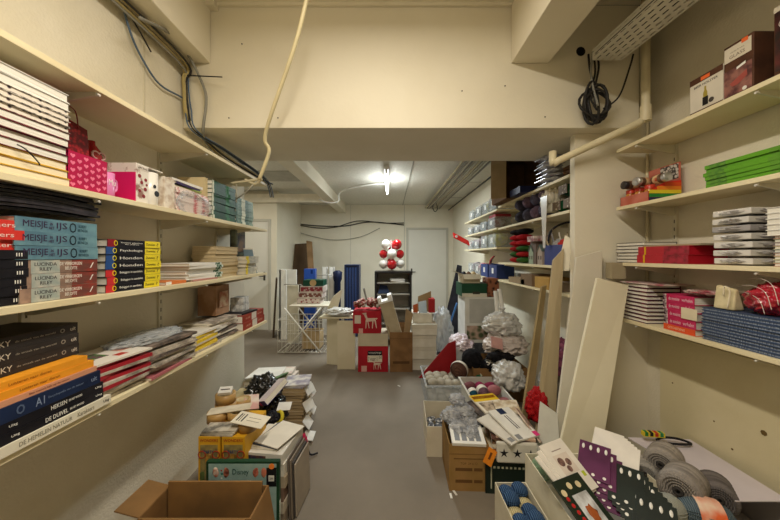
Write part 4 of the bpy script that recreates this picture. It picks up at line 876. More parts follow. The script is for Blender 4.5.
# white flat cartons
z = 0
for i, (h, a, b, y) in enumerate(((.14, 411, 433, 3.62), (.15, 411, 436, 3.60), (.15, 411.5, 436, 3.60), (.13, 412, 437, 3.58), (.12, 413, 432, 3.66))):
    o, w_ = carton_at('carton', 'flat whitish carton in the pile by the brown carton, %s' % pos(i, 5), a, b, y, .28, h-.0015, z, WCARD, 'flat whitish cartons', lid=.05 if i != 4 else None, lidmat=M('CFC8B6', .8)); z += h
ZW = z
o, w_ = carton_at('book_box', 'red and orange slip box standing on the flat whitish cartons', 429, 435, 3.70, .16, .17, ZW, M('A8282A', .5))
slab_thing('picture_card', 'pale blue picture card leaning in front of the red slip box', 'card', [(.36, 3.68, ZW), (.46, 3.68, ZW), (.455, 3.72, ZW+.15), (.355, 3.72, ZW+.13)], .006, M('B8CCDC', .4))
slab_thing('cardboard_piece', 'torn brown cardboard piece standing on the whitish cartons', 'cardboard', [(.35, 3.78, ZW), (.52, 3.78, ZW), (.53, 3.80, ZW+.26), (.36, 3.80, ZW+.19)], .005, M('A89068', .85))
slab_thing('orange_box', 'small orange red carton beside the pale blue picture card', 'box', [(.29, 3.70, ZW), (.345, 3.70, ZW), (.345, 3.72, ZW+.11), (.29, 3.72, ZW+.09)], .04, M('B85A2E', .6))
bag('clear_bag', 'clear plastic bag slumped beside the flat whitish cartons', (.68, 3.80, .42), (.13, .13, .30), BAGC, 21, .25, 2, sub=4)
# black leaning board, door side
slab_thing('black_board', 'black board leaning between the back door and the white cabinet', 'board', [(.66, 4.2, 0), (.98, 4.2, 0), (1.24, 5.1, 1.22), (1.16, 5.1, 1.24)], .02, BLACK)
m = MB(); m.tube([at(457, 303, 3.9), at(452, 318, 3.85), at(449, 328, 3.8)], .012, 6); tag(m.build('blue_strap', M('2E6AA8', .4)), 'blue and white strap hanging by the leaning black board', 'strap')
# white cabinet pile
YC = 3.3
WG = M('D8D8D2', .5, 'CFCFC8', scale=6)
z = 0
PH = M('4E5A3E', .5, 'B8A090', kind='voronoi', scale=14, lo=.3, hi=.6)
for i, (h, lb, mt) in enumerate(((.14, 'white storage box on the floor, lowest of the white pile', WG), (.14, 'white box with a green photo print in the white pile', PH), (.17, 'white box with a dark grey panel in the white pile', M('3E4046', .5, '5A5C60', scale=12)), (.19, 'white box with a green and rose photo, below the big white box', PH), (.30, 'big plain grey white box on top of the white pile', M('B8B8B2', .6)))):
    o, w_ = carton_at('storage_box', lb, 465, 496, YC, .34, h-.001, z, WG)
    if i not in (0, 4): panel(o, -w_/2+.02, w_/2-.01, .015, h-.02, -.1706, mt)
    if i == 4: panel(o, -w_/2+.05, w_/2-.006, .01, h-.02, -.1706, mt)
    z += h
o, w_ = carton_at('shoe_box', 'dark green and white printed box on the big white box', 462, 487, YC+.02, .30, .15, z, M('1E4A34', .5)); panel(o, -w_/2, w_/2, 0, .04, -.1506, M('D8D4C4', .5)); panel(o, -.02, .06, .03, .06, -.1512, M('3A3A30', .5))
o = thing('carton', 'open beige carton with drawing on the dark green box', 'box', (at(473, 0, YC)[0], YC+.17, z+.1515)); open_box(o, .20, .22, .10, .004, M('D8CDB4', .8), (('l', .12, 70), ('f', .08, 130)))
for i in range(3):
    o = thing('small_sack', 'small %s pouch in the open beige carton' % ('black', 'brown', 'sand coloured')[i], 'pouch', (at(467+i*5, 0, YC)[0], YC+.15, z+.1565), 0, 'pouches in the beige carton'); m = MB(); m.blob((0,0,.06), (.035, .05, .065), .2, 3, i, 2, flat=.95); m.build('pouch_body', (BLACK, M('6E4A30', .6), M('C8B080', .6))[i], o)
o, w_ = carton_at('gift_box', 'dark patterned box hanging out beside the dark green box', 488, 499, YC, .2, .21, z-.0, M('1E1416', .5, '8E5A40', kind='voronoi', scale=24, lo=.2, hi=.5))
# rolled posters
for i, (a, b) in enumerate((((495.5, 291), (499, 322)), ((499.5, 289), (505, 320)))):
    o = thing('poster_tube', 'white rolled poster tube behind the plastic bag, %s one' % ('left', 'right')[i], 'tube', at(b[0], b[1]+12, 3.1), 0, 'white poster tubes')
    p0 = Vector(at(b[0], b[1]+12, 3.1)); p1 = Vector(at(a[0], a[1], 3.2)); m = MB(); m.T = Matrix.Translation(-p0); m.cyl(p0, p1, .022, n=16); m.build('tube_body', WHITE, o)
# red folder and clear bin, white yarn bin
slab_thing('red_folder', 'dark red folder standing on edge behind the bin of white yarn', 'folder', [(.30, 3.1, .12), (.70, 3.1, .12), (.70, 3.15, .50), (.62, 3.15, .47)], .012, M('8E141C', .5))
o = thing('clear_bin', 'clear plastic bin beside the dark red folder', 'bin', (.80, 3.32, 0)); open_box(o, .20, .36, .42, .004, M('E4E6E6', .2, trans=.4, alpha=.55)); 
bag('plastic_bag', 'pinkish white plastic bag stuffed in the clear bin', (.79, 3.30, .42), (.12, .17, .10), M('E8DCE0', .3, 'D8C4CC', scale=6, alpha=.9), 31, .4, 2.4)
def bin_(label, x0, x1, y0, y1, h, mat, z=0, name='clear_bin', t=.004, rim=True):
    o = thing(name, label, 'bin', ((x0+x1)/2, (y0+y1)/2, z)); w_, d = x1-x0, y1-y0; open_box(o, w_, d, h, t, mat)
    if rim:
        m = MB(); e = .012
        m.box(-w_/2-e, w_/2+e, -d/2-e, -d/2, h-.012, h); m.box(-w_/2-e, w_/2+e, d/2, d/2+e, h-.012, h); m.box(-w_/2-e, -w_/2, -d/2, d/2, h-.012, h); m.box(w_/2, w_/2+e, -d/2, d/2, h-.012, h); m.build('rim', mat, o)
    return o
BINM = M('DDE2E4', .2, trans=.35, alpha=.45)
bin_('clear plastic bin full of white wool, middle of the floor', .34, .70, 2.73, 3.22, .2, BINM)
YW = M('CBC4B4', .9, 'A89E8C', kind='wavex', scale=60, bump=.5)
rr = random.Random(3)
for i in range(26):
    k = i // 13; a = .41+.075*(i % 13 % 4)+rr.uniform(-.01, .01); b = 2.80+.10*(i % 13 // 4)+.035*k+rr.uniform(-.02, .02)
    yarn_ball('yarn_ball', 'white wool ball in the clear bin, %s layer, %s row, %s' % (('lower', 'upper')[k], ('nearest', 'second', 'third', 'farthest')[i % 13//4], ('leftmost', 'second from left', 'third from left', 'rightmost')[i % 13 % 4]), (a, b, .055+k*.10+rr.uniform(0, .03)), (.050, .045, .042), YW, 'white wool in the clear bin', seed=i % 5, rz=rr.uniform(0, 180))
# yarn bin further right with coloured balls
o = thing('carton', 'low closed carton under the tray of coloured wool', 'box', (.82, 2.54, 0)); closed_box(o, .32, .50, .1195, WCARD)
bin_('grey white tray of coloured wool balls beside the leaning planks', .66, .98, 2.28, 2.80, .13, M('CFCBC0', .5, trans=0), z=.12, name='wool_tray')
wc = [('1E4A5E', '2A6478', 'teal'), ('B8848A', '8E5A60', 'rose'), ('A83A5E', '8A2A4A', 'magenta'), ('C8B8A8', 'E0D4C4', 'cream'), ('8E6A78', '6A4A58', 'mauve'), ('B87078', 'C88A8E', 'salmon pink'), ('26364A', '34485E', 'navy'), ('7A4A4E', '9A6468', 'dusty red')]
spots = [(.73, 2.42, 6), (.82, 2.38, 4), (.92, 2.40, 5), (.72, 2.56, 0), (.81, 2.54, 1), (.91, 2.54, 3), (.73, 2.70, 7), (.82, 2.69, 2), (.91, 2.69, 2), (.77, 2.46, 4), (.87, 2.47, 5)]
for i, (a, b, c) in enumerate(spots):
    up = i > 8
    yarn_ball('yarn_ball', '%s wool ball in the grey white tray, %s' % (wc[c][2], ['front left corner', 'front middle', 'front right', 'middle left', 'centre', 'middle right', 'back left', 'back middle', 'back right', 'lying on top at the left', 'lying on top at the right'][i]), (a, b, .205 if not up else .275), (.062, .044, .044), yarn(wc[c][0], wc[c][1]), 'coloured wool balls', M('E0D8C8', .6) if i in (1, 3, 9, 5) else None, 90 if i % 2 else 20, seed=i)
# heap behind: carton, black plush, brown cake, white bags
o = thing('carton', 'low brown carton under the heap of bags by the wall', 'box', (1.06, 3.05, 0)); open_box(o, .52, .44, .32, .005, CARDD)
bag('plastic_bag', 'white knotted plastic bag on top of the heap by the wall', (1.14, 3.0, .70), (.175, .13, .12), BAGW, 41, .3, 2.2, knot=True)
bag('plastic_bag', 'lower grey white plastic bag in the heap by the wall', (1.16, 2.98, .50), (.20, .14, .12), M('D8CCC4', .4, 'C4B8B0', scale=6), 42, .3, 2.2)
slab_thing('rose_box', 'small rose coloured box edge sticking from the heap of bags', 'box', [(.98, 2.86, .52), (1.08, 2.84, .50), (1.08, 2.86, .60), (.98, 2.88, .62)], .05, M('C89A94', .5))
PL = M('0C0B0D', .95, '1A181C', scale=30, bump=.8)
bag('black_yarn', 'black fluffy wool ball in front of the white box pile', (.82, 2.95, .37), (.10, .09, .10), PL, 51, .15, 4, cat='yarn', ridge=0)
bag('black_yarn', 'black fluffy wool lump lying right of the round black one', (.98, 2.90, .32), (.10, .08, .07), PL, 52, .2, 4, cat='yarn', ridge=0)
bag('black_yarn', 'black fluffy wool on the dark carton under the knotted bag', (1.06, 2.84, .43), (.13, .07, .05), PL, 53, .3, 4, cat='yarn', ridge=0)
yarn_ball('yarn_ball', 'brown wool cake with white band left of the black wool', (.68, 2.90, .28), (.05, .085, .085), yarn('4A3028', '6A4A3C'), None, M('E0D8C8', .6), 60, seed=9)
yarn_ball('yarn_ball', 'green wool ball with pale band in front of the black wool', (.87, 2.78+.10, .245), (.07, .05, .05), yarn('1E5A3E', '2E7A54'), None, M('D0D8C0', .6), 30, seed=8)
bag('plastic_bag', 'white wrinkled plastic bag left of the leaning planks', (1.08, 2.70, .30), (.13, .14, .13), BAGW, 61, .35, 2.2)
bag('white_wool', 'pile of white fluffy wool behind the wrinkled bag', (1.02, 2.90, .34), (.10, .07, .06), M('E0DCD0', .95, 'C8C0B0', scale=20, bump=.7), 62, .3, 3, cat='yarn')
# ================================================================= SHELVES BEHIND THE PIER
SX = 1.215
def RB_(px, X=SX): return F*X/(px-390)
S1, S2, S3, S4 = 1.951, 1.711, 1.331, 1.141
o = thing('carton', 'big brown open carton with dark inside on the top shelf behind the pier', 'box', (1.29, 3.02, S1))
m = MB(); w_, d, h, t = .36, .40, .46, .005
m.box(-w_/2, w_/2, -d/2, d/2, 0, t); m.box(-w_/2, w_/2, d/2-t, d/2, t, h); m.box(-w_/2, -w_/2+t, -d/2, d/2-t, t, h); m.box(w_/2-t, w_/2, -d/2, d/2-t, t, h); m.box(-w_/2+t, w_/2-t, -d/2, d/2-t, h-t, h)
m.build('body', M('6E5238', .9, '5E452E', scale=8), o)
m = MB(); m.T = rotm(0, 0, 150, (-w_/2, -d/2, 0)); m.box(0, .14, -.003, .003, .005, h); m.T = Matrix(); m.build('flap', M('A08A6A', .85, '94805F', scale=8), o)
m = MB(); m.T = rotm(-70, 0, 0, (0, -d/2, h)); m.box(-w_/2, w_/2-.02, -.003, .003, .0, .14); m.build('flap', M('8A7050', .85), o)
carton_at('navy_box', 'flat navy blue box lying before the big brown carton', 520, 545, 2.56, .22, .06, S1, M('20264E', .5))
for i in range(7):
    o = thing('foil_pack', 'crinkled silver foil pack on the top shelf behind the pier, %s' % pos(i, 7), 'pack', (1.29+random.uniform(-.012, .012), 2.36+random.uniform(-.01, .01), S1+.0005+i*.0345), random.uniform(-6, 6), 'silver foil packs')
    m = MB(); m.blob((0, 0, .0165), (.085, .10, .0162), .2, 5, i, 3, smooth=False); m.build('foil', M('E4E4EA', .18, 'A8A8B2', scale=15, metal=.15, coat=.5), o)
    m = MB(); m.box(-.088, -.078, -.08, .08, .014, .018); m.build('seam', SILV, o)
for i in range(4):
    o = thing('brown_board', 'brown flat pack lying at the near end of the top shelf, %s' % pos(i, 4), 'board', (1.42, 2.12, S1+i*.031), 0, 'brown flat packs'); m = MB(); m.box(-.10, .085, -.13, .13, 0, .028); m.build('board_body', M('6A4A32', .7, '584028', scale=10), o, .003)
# wool on the second shelf
dk = [('2A272C', '4A4650'), ('3A3642', '5C5666'), ('5C4858', '7E6676'), ('484456', '6C667A'), ('54424E', '74606C')]
for r_ in range(2):
    for k in range(4):
        y = (2.84, 2.68, 2.53, 2.39)[k]
        yarn_ball('yarn_ball', '%s wool ball in the %s row on the second shelf behind the pier, %s' % (('black', 'charcoal', 'plum grey', 'slate', 'dark mauve')[(k+r_) % 5], ('lower', 'upper')[r_], ('farthest', 'second', 'third', 'nearest')[k]), (1.275, y, S2+.062+r_*.118), (.066, .066, .060), yarn(*dk[(k+r_) % 5]), 'dark wool on the second shelf', seed=k+r_*5)
for i, (y, z, rx, c) in enumerate(((2.18, .055, .10, 'lower left'), (2.04, .055, .10, 'lower right'), (2.10, .16, .10, 'upper'))):
    o = thing('wool_pack', 'green wool pack with a printed white band on the second shelf, %s' % c, 'yarn', (1.33, y, S2+.002+z-.052), 0, 'green wool packs')
    m = MB(); m.blob((0, 0, .052), (.10, .065, .052), .08, 3, i, 3); m.build('wool', yarn('1A4A2E', '24603C'), o)
    m = MB(); m.T = rotm(0, 0, 0, (0, 0, .052)); m.lathe([(.0, 0)], 3) if False else m.box(-.103, -.099, -.05, .05, -.032, .032); m.build('printed_band', M('D8CDB4', .6, '6A5A48', kind='voronoi', scale=40, lo=.1, hi=.4), o)
    m = MB(); m.T = rotm(0, 0, 0, (0, 0, .052)); m.box(-.07, .07, -.068, -.064, -.032, .032); m.build('printed_band', M('D8CDB4', .6, '6A5A48', kind='voronoi', scale=40, lo=.1, hi=.4), o)
bag('cloth_bag', 'grey white cloth bag on the second shelf behind the pier', (1.30, 2.34, S2+.13), (.09, .09, .125), M('E0D8C6', .8, 'D0C8B4', scale=8), 71, .2, 2.2)
slab_thing('plastic_strip', 'long white plastic strip hanging down from the second shelf edge', 'strip', [(1.185, 2.28, 1.46), (1.185, 2.25, 1.46), (1.185, 2.22, 1.86), (1.185, 2.32, 1.86)], .003, BAGW)
# third shelf
for r_ in range(6):
    for k in range(2):
        cc = (('B81E26', 'D83038', 'red') if r_ > 2 else (('2E5A2A', '4A7A3A', 'green') if (r_+k) % 2 else ('A81E26', 'C82E30', 'red'))) if r_ < 5 else ('1A181A', '2E2A2E', 'black')
        yarn_ball('wool_skein', '%s wool skein, %s column, %s row of the red and green wool, third shelf' % (cc[2], ('left', 'right')[k], ('bottom', 'second', 'third', 'fourth', 'fifth', 'top')[r_]), (1.285, 2.96-.15*k, S3+.031+r_*.0545), (.075, .074, .029), yarn(cc[0], cc[1]), 'red and green wool skeins', seed=r_+k)
def house(px, label, c):
    o = thing('house_box', label, 'box', (1.25, RB_(px, 1.22), S3), -90, 'little house shaped boxes')
    m = MB(); w_, d, h = .075, .08, .11
    vs = [(-w_/2, 0), (w_/2, 0), (w_/2, h), (0, h+.05), (-w_/2, h)]; n = 5
    m.add([(x, -d/2, z) for x, z in vs]+[(x, d/2, z) for x, z in vs], [tuple(range(n)), tuple(range(n, 2*n))[::-1]]+[(i, (i+1) % n, n+(i+1) % n, n+i) for i in range(n)]); m.build('house_body', M(c, .6), o)
    m = MB(); m.slab((-w_/2-.006, -d/2-.006, h-.003), (-w_/2-.006, d/2+.006, h-.003), (0, d/2+.006, h+.052), (0, -d/2-.006, h+.052), .004); m.slab((w_/2+.006, d/2+.006, h-.003), (w_/2+.006, -d/2-.006, h-.003), (0, -d/2-.006, h+.052), (0, d/2+.006, h+.052), .004); m.build('roof', M('5E6E68', .6), o)
    for x in (-.018, .018):
        panel(o, x-.009, x+.009, .04, .07, -d/2, M('5A4A40', .6), 'window_print')
house(532, 'pale green house shaped box left of the blue basket', '9AA890'); house(541, 'grey brown house shaped box touching the blue basket', 'A8988A')
o = thing('storage_basket', 'blue plastic basket filled with odds on the third shelf', 'basket', (1.33, 2.18, S3)); open_box(o, .24, .26, .15, .005, M('1A2E78', .4))
for i, (dx, dy, r, c, nm) in enumerate(((-.05, -.05, .055, 'B82A20', 'red'), (.05, -.06, .05, '3A3A40', 'dark grey'), (-.04, .06, .05, 'A8A8A8', 'pale grey'), (.06, .05, .055, '6A4A30', 'brown'))):
    bag('cloth_bundle', '%s cloth bundle in the blue basket' % nm, (1.33+dx, 2.18+dy, S3+.135), (r, r, .06), M(c, .7), 80+i, .25, 3, cat='cloth')
m = MB(); m.tube([(1.22, 2.28, S3+.15), (1.24, 2.26, S3+.27), (1.33, 2.18, S3+.32), (1.42, 2.10, S3+.27), (1.44, 2.08, S3+.15)], .008, 8); tag(m.build('basket_handle_hoop', BLACK), 'black hoop handle arching over the blue basket', 'hoop')
for i in range(6):
    m = MB(); x, y = 1.24+.03*i, 2.26-.02*i; m.cyl((x, y, S3+.08), (x-.05+.02*i, y+.03, S3+.25), .006, n=8); tag(m.build('stick', M(('C8B898', '8A8A90', 'D8D0C0')[i % 3], .5)), 'thin %s stick standing in the blue basket, %s from the left' % (('tan', 'grey', 'cream')[i % 3], ('first', 'second', 'third', 'fourth', 'fifth', 'sixth')[i]), 'stick', 'sticks in the blue basket')
o, w_ = carton_at('gift_box', 'flat box with rose and grey print above the house shaped boxes', 534, 548, 2.42, .12, .045, S3+.19, M('8A5A5E', .5, 'D8C8C0', scale=20)); 
carton_at('carton', 'small dark carton under the flat rose printed box', 536, 546, 2.45, .10, .1895, S3, M('6A5A50', .6))
slab_thing('hanging_card', 'long blank white card hanging by the pier above the leaning boards', 'card', [(1.125, 1.99, 1.30), (1.19, 1.96, 1.30), (1.215, 1.96, 1.51), (1.18, 1.99, 1.54)], .008, M('E6DFCB', .6))
# low shelf
for i, (a, b, h, c, lb) in enumerate(((507, 524, .05, '9A8668', 'flat brown carton at the left on the low shelf'), (519, 531, .10, '7E6850', 'darker brown carton behind the flat one on the low shelf'), (533, 548, .09, 'B8924E', 'ochre paper parcel on the low shelf by the plank'), (549, 556, .07, '8A7A68', 'small grey brown parcel on the low shelf near the plank'))):
    Y0 = F*1.19/(b-390); Y1 = F*1.19/(a-390)
    o = thing('carton', lb, 'box', (1.19+.11, (Y0+Y1)/2+.0, S4), -90); closed_box(o, (Y1-Y0)*.92, .20, h, M(c, .85, None, scale=9))
# far shelves with storage bins
FB = M('D4DADA', .2, trans=.3, alpha=.38)
def sbin(y, z, w_, h, lb, c=None, c2=None, mat=None, label_card=True):
    h *= 1.2
    o = thing('storage_bin', lb, 'bin', (1.30, y, z), -90); open_box(o, w_, .20, h, .004, mat or FB)
    if label_card: panel(o, -.030, .030, h*.35, h*.75, -.1002, WHITE, 'label_card')
    if c:
        m = MB(); m.blob((0, 0, h*.55), (w_*.42, .085, h*.5), .25, 4, int(y*10), 3); m.build('contents', M(c, .7, c2, scale=25), o)
pos4 = ('nearest', 'second', 'third', 'farthest')
for r_, (z, row, n) in enumerate(((1.931, 'top', [(3.46, .13, None, None), (3.72, .12, 'E8D83A', 'C8C8B0'), (4.02, .12, 'C8C8C8', 'A0A0A0'), (4.35, .11, 'B0B4B8', 'E0E0E0')]),
                       (1.721, 'second', [(3.50, .11, 'D8C8C8', 'A8484A'), (3.80, .10, 'B0B8C0', '6A7078'), (4.10, .09, 'D8D8D8', '9AA0A8'), (4.42, .09, 'C8C8C8', '8A8A90')]),
                       (1.501, 'third', [(3.48, .13, 'C8C4A0', 'D8D050'), (3.78, .13, 'C8C8BC', 'A8A89C'), (4.12, .11, 'D8D0D4', 'B890A0'), (4.42, .11, 'D0D4D8', 'A0A4A8')]),)):
    for k, (y, h, c, c2) in enumerate(n):
        sbin(y, z, .24, h, 'clear storage bin on the %s far shelf, %s' % (row, pos4[k]), c, c2)
for k, (y, c, mt) in enumerate(((3.45, '2A3A6A', M('16306E', .4)), (3.76, '1E2A50', M('1A3A80', .4)), (4.06, 'C03A48', None), (4.38, '4A4A50', None))):
    sbin(y, 1.141, .26, .13, '%s storage bin on the low far shelf, %s' % ('blue' if mt else 'clear', pos4[k]), c, 'D8C8D0' if k > 1 else '3A4A7A', mt)
o = thing('red_box', 'dark red flat box on the second far shelf, near end', 'box', (1.30, 3.50, 1.835), -90); closed_box(o, .22, .18, .05, M('7E2028', .5, '9A3038', scale=10))
slab_thing('red_folder', 'bright red folder sticking out past the far shelf end', 'folder', [(.98, 4.55, 1.68), (1.20, 4.45, 1.55), (1.20, 4.52, 1.62), (.98, 4.62, 1.76)], .02, M('D8241C', .4))
m = MB(); m.cyl((1.02, 4.54, 1.70), (1.02, 4.52, 1.70), .02, n=12); tag(m.build('round_sticker', WHITE), 'round white sticker on the bright red folder', 'sticker')
for k in range(5):
    m = MB(); m.tube([(1.24+.02*k, 3.62+.03*k, 1.20), (1.22+.025*k, 3.60+.06*k, 1.33), (1.26+.02*k, 3.58+.05*k, 1.40)], .008, 6); tag(m.build('wrapped_stick', M(('C84A4A', 'D8D0C0', '8A3A50')[k % 3], .5)), 'thin %s wrapped stick standing in the bins on the low far shelf, %s' % (('red', 'cream', 'wine red')[k % 3], ('nearest', 'second', 'third', 'fourth', 'farthest')[k]), 'stick', 'wrapped sticks')

# ================================================================= LEANING PLANKS AND BOARDS
PLK = M('B0A080', .6, 'A09070', scale=3, stretch=(4, 4, .4)); PLW = M('D8CFB0', .55, 'CFC5A4', scale=2)
def leaner(label, tl, tr, br, bl, t, mat, name='plank'):
    return slab_thing(name, label, 'board', [bl, br, tr, tl], t, mat)
leaner('narrow wood plank leaning left of the others, from the wool tray', (1.12, 2.20, 1.17), (1.165, 2.22, 1.18), (.975, 2.13, 0), (.89, 2.10, 0), .018, M('A8946C', .6, '98845C', scale=3))
leaner('narrow pale edged plank leaning second from the left', (1.14, 2.10, 1.20), (1.17, 2.11, 1.21), (1.045, 2.06, 0), (1.0, 2.04, 0), .018, M('CDBD90', .6, 'C0B084', scale=3))
leaner('grey beige plank reaching highest in front of the low shelf', (1.09, 1.985, 1.37), (1.15, 1.96, 1.45), (1.06, 1.93, 0), (.93, 1.95, 0), .018, PLK)
leaner('wide off white board leaning behind the cream board at the pier', (1.165, 1.86, 1.39), (1.325, 1.86, 1.435), (1.28, 1.80, 0), (.96, 1.80, 0), .018, M('DAD4C4', .6, 'D2CBB8', scale=2), 'wide_board')
leaner('wide cream board leaning in front, below the right shelves', (1.21, 1.74, 1.27), (1.40, 1.75, 1.225), (1.045, 1.56, 0), (.80, 1.56, 0), .02, M('E6DFC6', .55, 'DED6BA', scale=2), 'wide_board')
o = thing('wood_block', 'small grey wood offcut beside the off white board top', 'block', (1.35, 1.80, 1.26)); m = MB(); m.box(0, .09, 0, .05, 0, .10); m.build('block_body', M('A89C80', .7), o, .002)
leaner('small white board standing before the red net bag', (.93, 1.83, .50), (1.02, 1.80, .44), (1.0, 1.72, .12), (.86, 1.76, .12), .012, M('D8D6CC', .6), 'small_board')
bag('red_net_bag', 'bright red mesh bag at the foot of the leaning boards', (.99, 1.97, .40), (.075, .06, .12), M('B01218', .6, '8A0A12', kind='checker', scale=120), 91, .25, 2)
bag('purple_bag', 'purple and pink bag glimpsed between the leaning planks', (1.30, 2.25, .62), (.10, .10, .14), M('6A3A5E', .5, 'B86A8A', scale=15), 92, .3, 3)
bag('grey_bag', 'grey crumpled bag on the floor behind the leaning planks', (1.32, 2.35, .28), (.13, .14, .24), M('8A867E', .6, '5E5A58', scale=8), 93, .3, 2.4)

# ================================================================= FRONT RIGHT FLOOR
# white open box
o = thing('open_box', 'white open cardboard box standing on the floor before the wool bin', 'box', (.43, 2.235, 0), -3); open_box(o, .33, .37, .21, .004, M('D2C9B4', .75, 'C8BEA8', scale=6))
for i in range(16):
    a, b = .33+.065*(i % 4)+random.uniform(-.02, .02), 2.12+.075*(i//4)+random.uniform(-.02, .02)
    o = thing('wrapped_item', 'small clear wrapped grey item in the white open box, %s row, %s' % (('nearest', 'second', 'third', 'farthest')[i//4], ('leftmost', 'second from left', 'third from left', 'rightmost')[i % 4]), 'packet', (a, b, .0205+.05+random.uniform(0, .03)), random.uniform(0, 180), 'wrapped items in the white box')
    m = MB(); m.blob((0, 0, 0), (.042, .026, .02), .3, 4, i, 2, smooth=False); m.build('packet_body', M('D8DADC', .2, '5A5E66', kind='voronoi', scale=40, lo=.2, hi=.5), o)
# brown carton
o = thing('carton', 'brown printed carton in front of the white open box', 'box', (.475, 1.90, 0), -2); open_box(o, .235, .29, .28, .004, M('9C7848', .85, '90703F', scale=7))
for zz in (.05, .12): panel(o, -.08, .02, zz, zz+.018, -.1452, M('6A4A28', .8)); panel(o, .03, .08, zz, zz+.018, -.1452, M('6A4A28', .8))
panel(o, -.09, .09, .19, .195, -.1452, M('6A4A28', .8)); panel(o, -.117, .117, .218, .222, -.1452, M('7E5C34', .8), 'fold_line')
text(o, 'TOP  24 x 12', .10, .012, M('6A4A28', .8), (0, -.1458, .165))
SLV = M('DCDEE2', .15, 'A8ACB4', scale=18, trans=.3, alpha=.7, bump=.6, bscale=30)
for i, (a, b, zz, r) in enumerate(((.42, 1.98, .33, .07), (.50, 2.0, .34, .075), (.44, 1.88, .30, .06), (.53, 1.92, .30, .06), (.50, 1.84, .29, .055), (.46, 2.02, .42, .05))):
    bag('clear_packet', 'crinkled clear bag of small silver parts in the brown carton, %s' % ('back left', 'back right', 'middle left', 'middle right', 'front', 'topmost')[i], (a, b, zz), (r, r*.9, r*.7), SLV, 100+i, .35, 2.4, 'clear bags in the brown carton')
o = thing('white_tray_card', 'white card tray lying on the brown carton front', 'card', (.475, 1.82, .283), -4); m = MB(); m.T = rotm(12, 0, 0); m.box(-.10, .10, -.07, .08, 0, .02); m.build('card_body', WHITE, o, .002)
for k in range(4):
    q = MB(); q.T = rotm(12, 0, 0); q.box(-.08+k*.042, -.05+k*.042, -.05, .06, .02, .0212); q.build('print', M('8A8E94', .5), o)
# green crate with magazines
o = thing('crate', 'dark green plastic crate holding magazines, right of the brown carton', 'crate', (.72, 1.90, 0), -4)
GC = M('12241C', .45); open_box(o, .29, .34, .22, .006, GC)
m = MB(); m.box(-.15, .15, -.176, -.170, .205, .22); m.box(-.15, .15, .170, .176, .205, .22); m.build('rim', GC, o)
m = MB()
for k in range(9): m.box(-.10+k*.024, -.088+k*.024, -.1708, -.1702, .150, .162)
m.build('vent_slots', M('C8C8B0', .6), o); panel(o, -.115, -.108, .03, .165, -.1702, M('C8C8B0', .6), 'edge_line')
BWH = M('D8D4C8', .5, 'C8C4B8', scale=8)
o = thing('printed_bag', 'white bag with black star print hanging over the green crate front', 'bag', (.735, 1.712, .205), -4)
m = MB(); m.box(-.115, .115, -.012, .012, -.005, .115); m.build('bag_body', BWH, o, .01)
for k in range(3):
    m = MB(); cx = -.075+.075*k; pts = []
    for j in range(10):
        a = math.pi/2+j*math.pi/5; r = .028 if j % 2 == 0 else .010; pts.append((cx+r*math.cos(a), -.0128, .055+r*math.sin(a)))
    m.add(pts, [tuple(range(10))]); m.build('star_print', M('1E1E20', .6), o)
zc = .2205
lay = [('D8C8A8', 'cream'), ('A87A50', 'tan'), ('D87A2A', 'orange'), ('C8BCA4', 'beige'), ('8A6A50', 'brown'), ('D8D0C0', 'off white'), ('B89A78', 'sand'), ('6A4A40', 'dark brown'), ('C8A890', 'rose beige')]
for i, (c, nm) in enumerate(lay):
    T = .011; book('crate%d' % i, '%s magazine in the stack on the green crate, %s' % (nm, pos(i, 9)), (.725+random.uniform(-.015, .015), 1.735+random.uniform(-.01, .012), zc), -8+random.uniform(-12, 12), 'magazines on the green crate', 'magazine', 'magazine', L=.22, D=.29, T=T, cov=M(c, .45), page=PAPER, board=.0006, bend=.003); zc += T+.002
o = thing('orange_card', 'orange card hanging over the left edge of the green crate', 'card', (.585, 1.72, .235)); m = MB(); m.T = rotm(-20, 20, -30); m.box(-.025, .025, -.004, .0, -.05, .04); m.build('card_sheet', M('D8801E', .5), o); m = MB(); m.T = rotm(-20, 20, -30); m.box(-.006, .006, -.0045, -.004, -.02, .02); m.build('print', M('6A3A10', .5), o)
# top items
def sheet_thing(name, lb, cat, loc, rot, L, D, T, mat, prints=()):
    o = thing(name, lb, cat, loc); o.rotation_euler = tuple(R(a) for a in rot)
    m = MB(); m.box(-L/2, L/2, -D/2, D/2, 0, T); m.build('sheet', mat, o, min(.001, T*.3))
    for (x0, x1, y0, y1, mt) in prints:
        q = MB(); q.box(-L/2+x0*L, -L/2+x1*L, -D/2+y0*D, -D/2+y1*D, T, T+.0005); q.build('printed_area', mt, o)
    return o
sheet_thing('magazine', 'yellow and red magazine at the back of the green crate stack', 'magazine', (.70, 2.08, .355), (8, 4, 20), .21, .20, .012, M('E6DCC8', .4), ((0, 1, .62, 1, M('E8C020', .4)), (.05, .95, .75, .92, M('C8281E', .4)), (.1, .9, .1, .55, M('C8B49A', .4, '6A5A48', scale=30))))
sheet_thing('magazine', 'dark photo magazine left under the yellow and red one', 'magazine', (.64, 2.02, .345), (4, 0, 35), .16, .24, .008, M('3A3230', .4, '6A5A50', scale=20))
sheet_thing('paper_pack', 'white paper pack with dark blue label lying on the crate stack', 'packet', (.765, 1.84, .352), (10, 2, 22), .17, .26, .012, M('E4E0D6', .5), ((.35, .65, .8, 1, NAVY), (.42, .46, .3, .75, M('3A3A44', .5)), (.52, .55, .3, .75, M('3A3A44', .5)), (.8, 1, .0, .14, M('D83A7A', .5)), (.05, .25, .02, .16, M('8A8A8A', .5))))
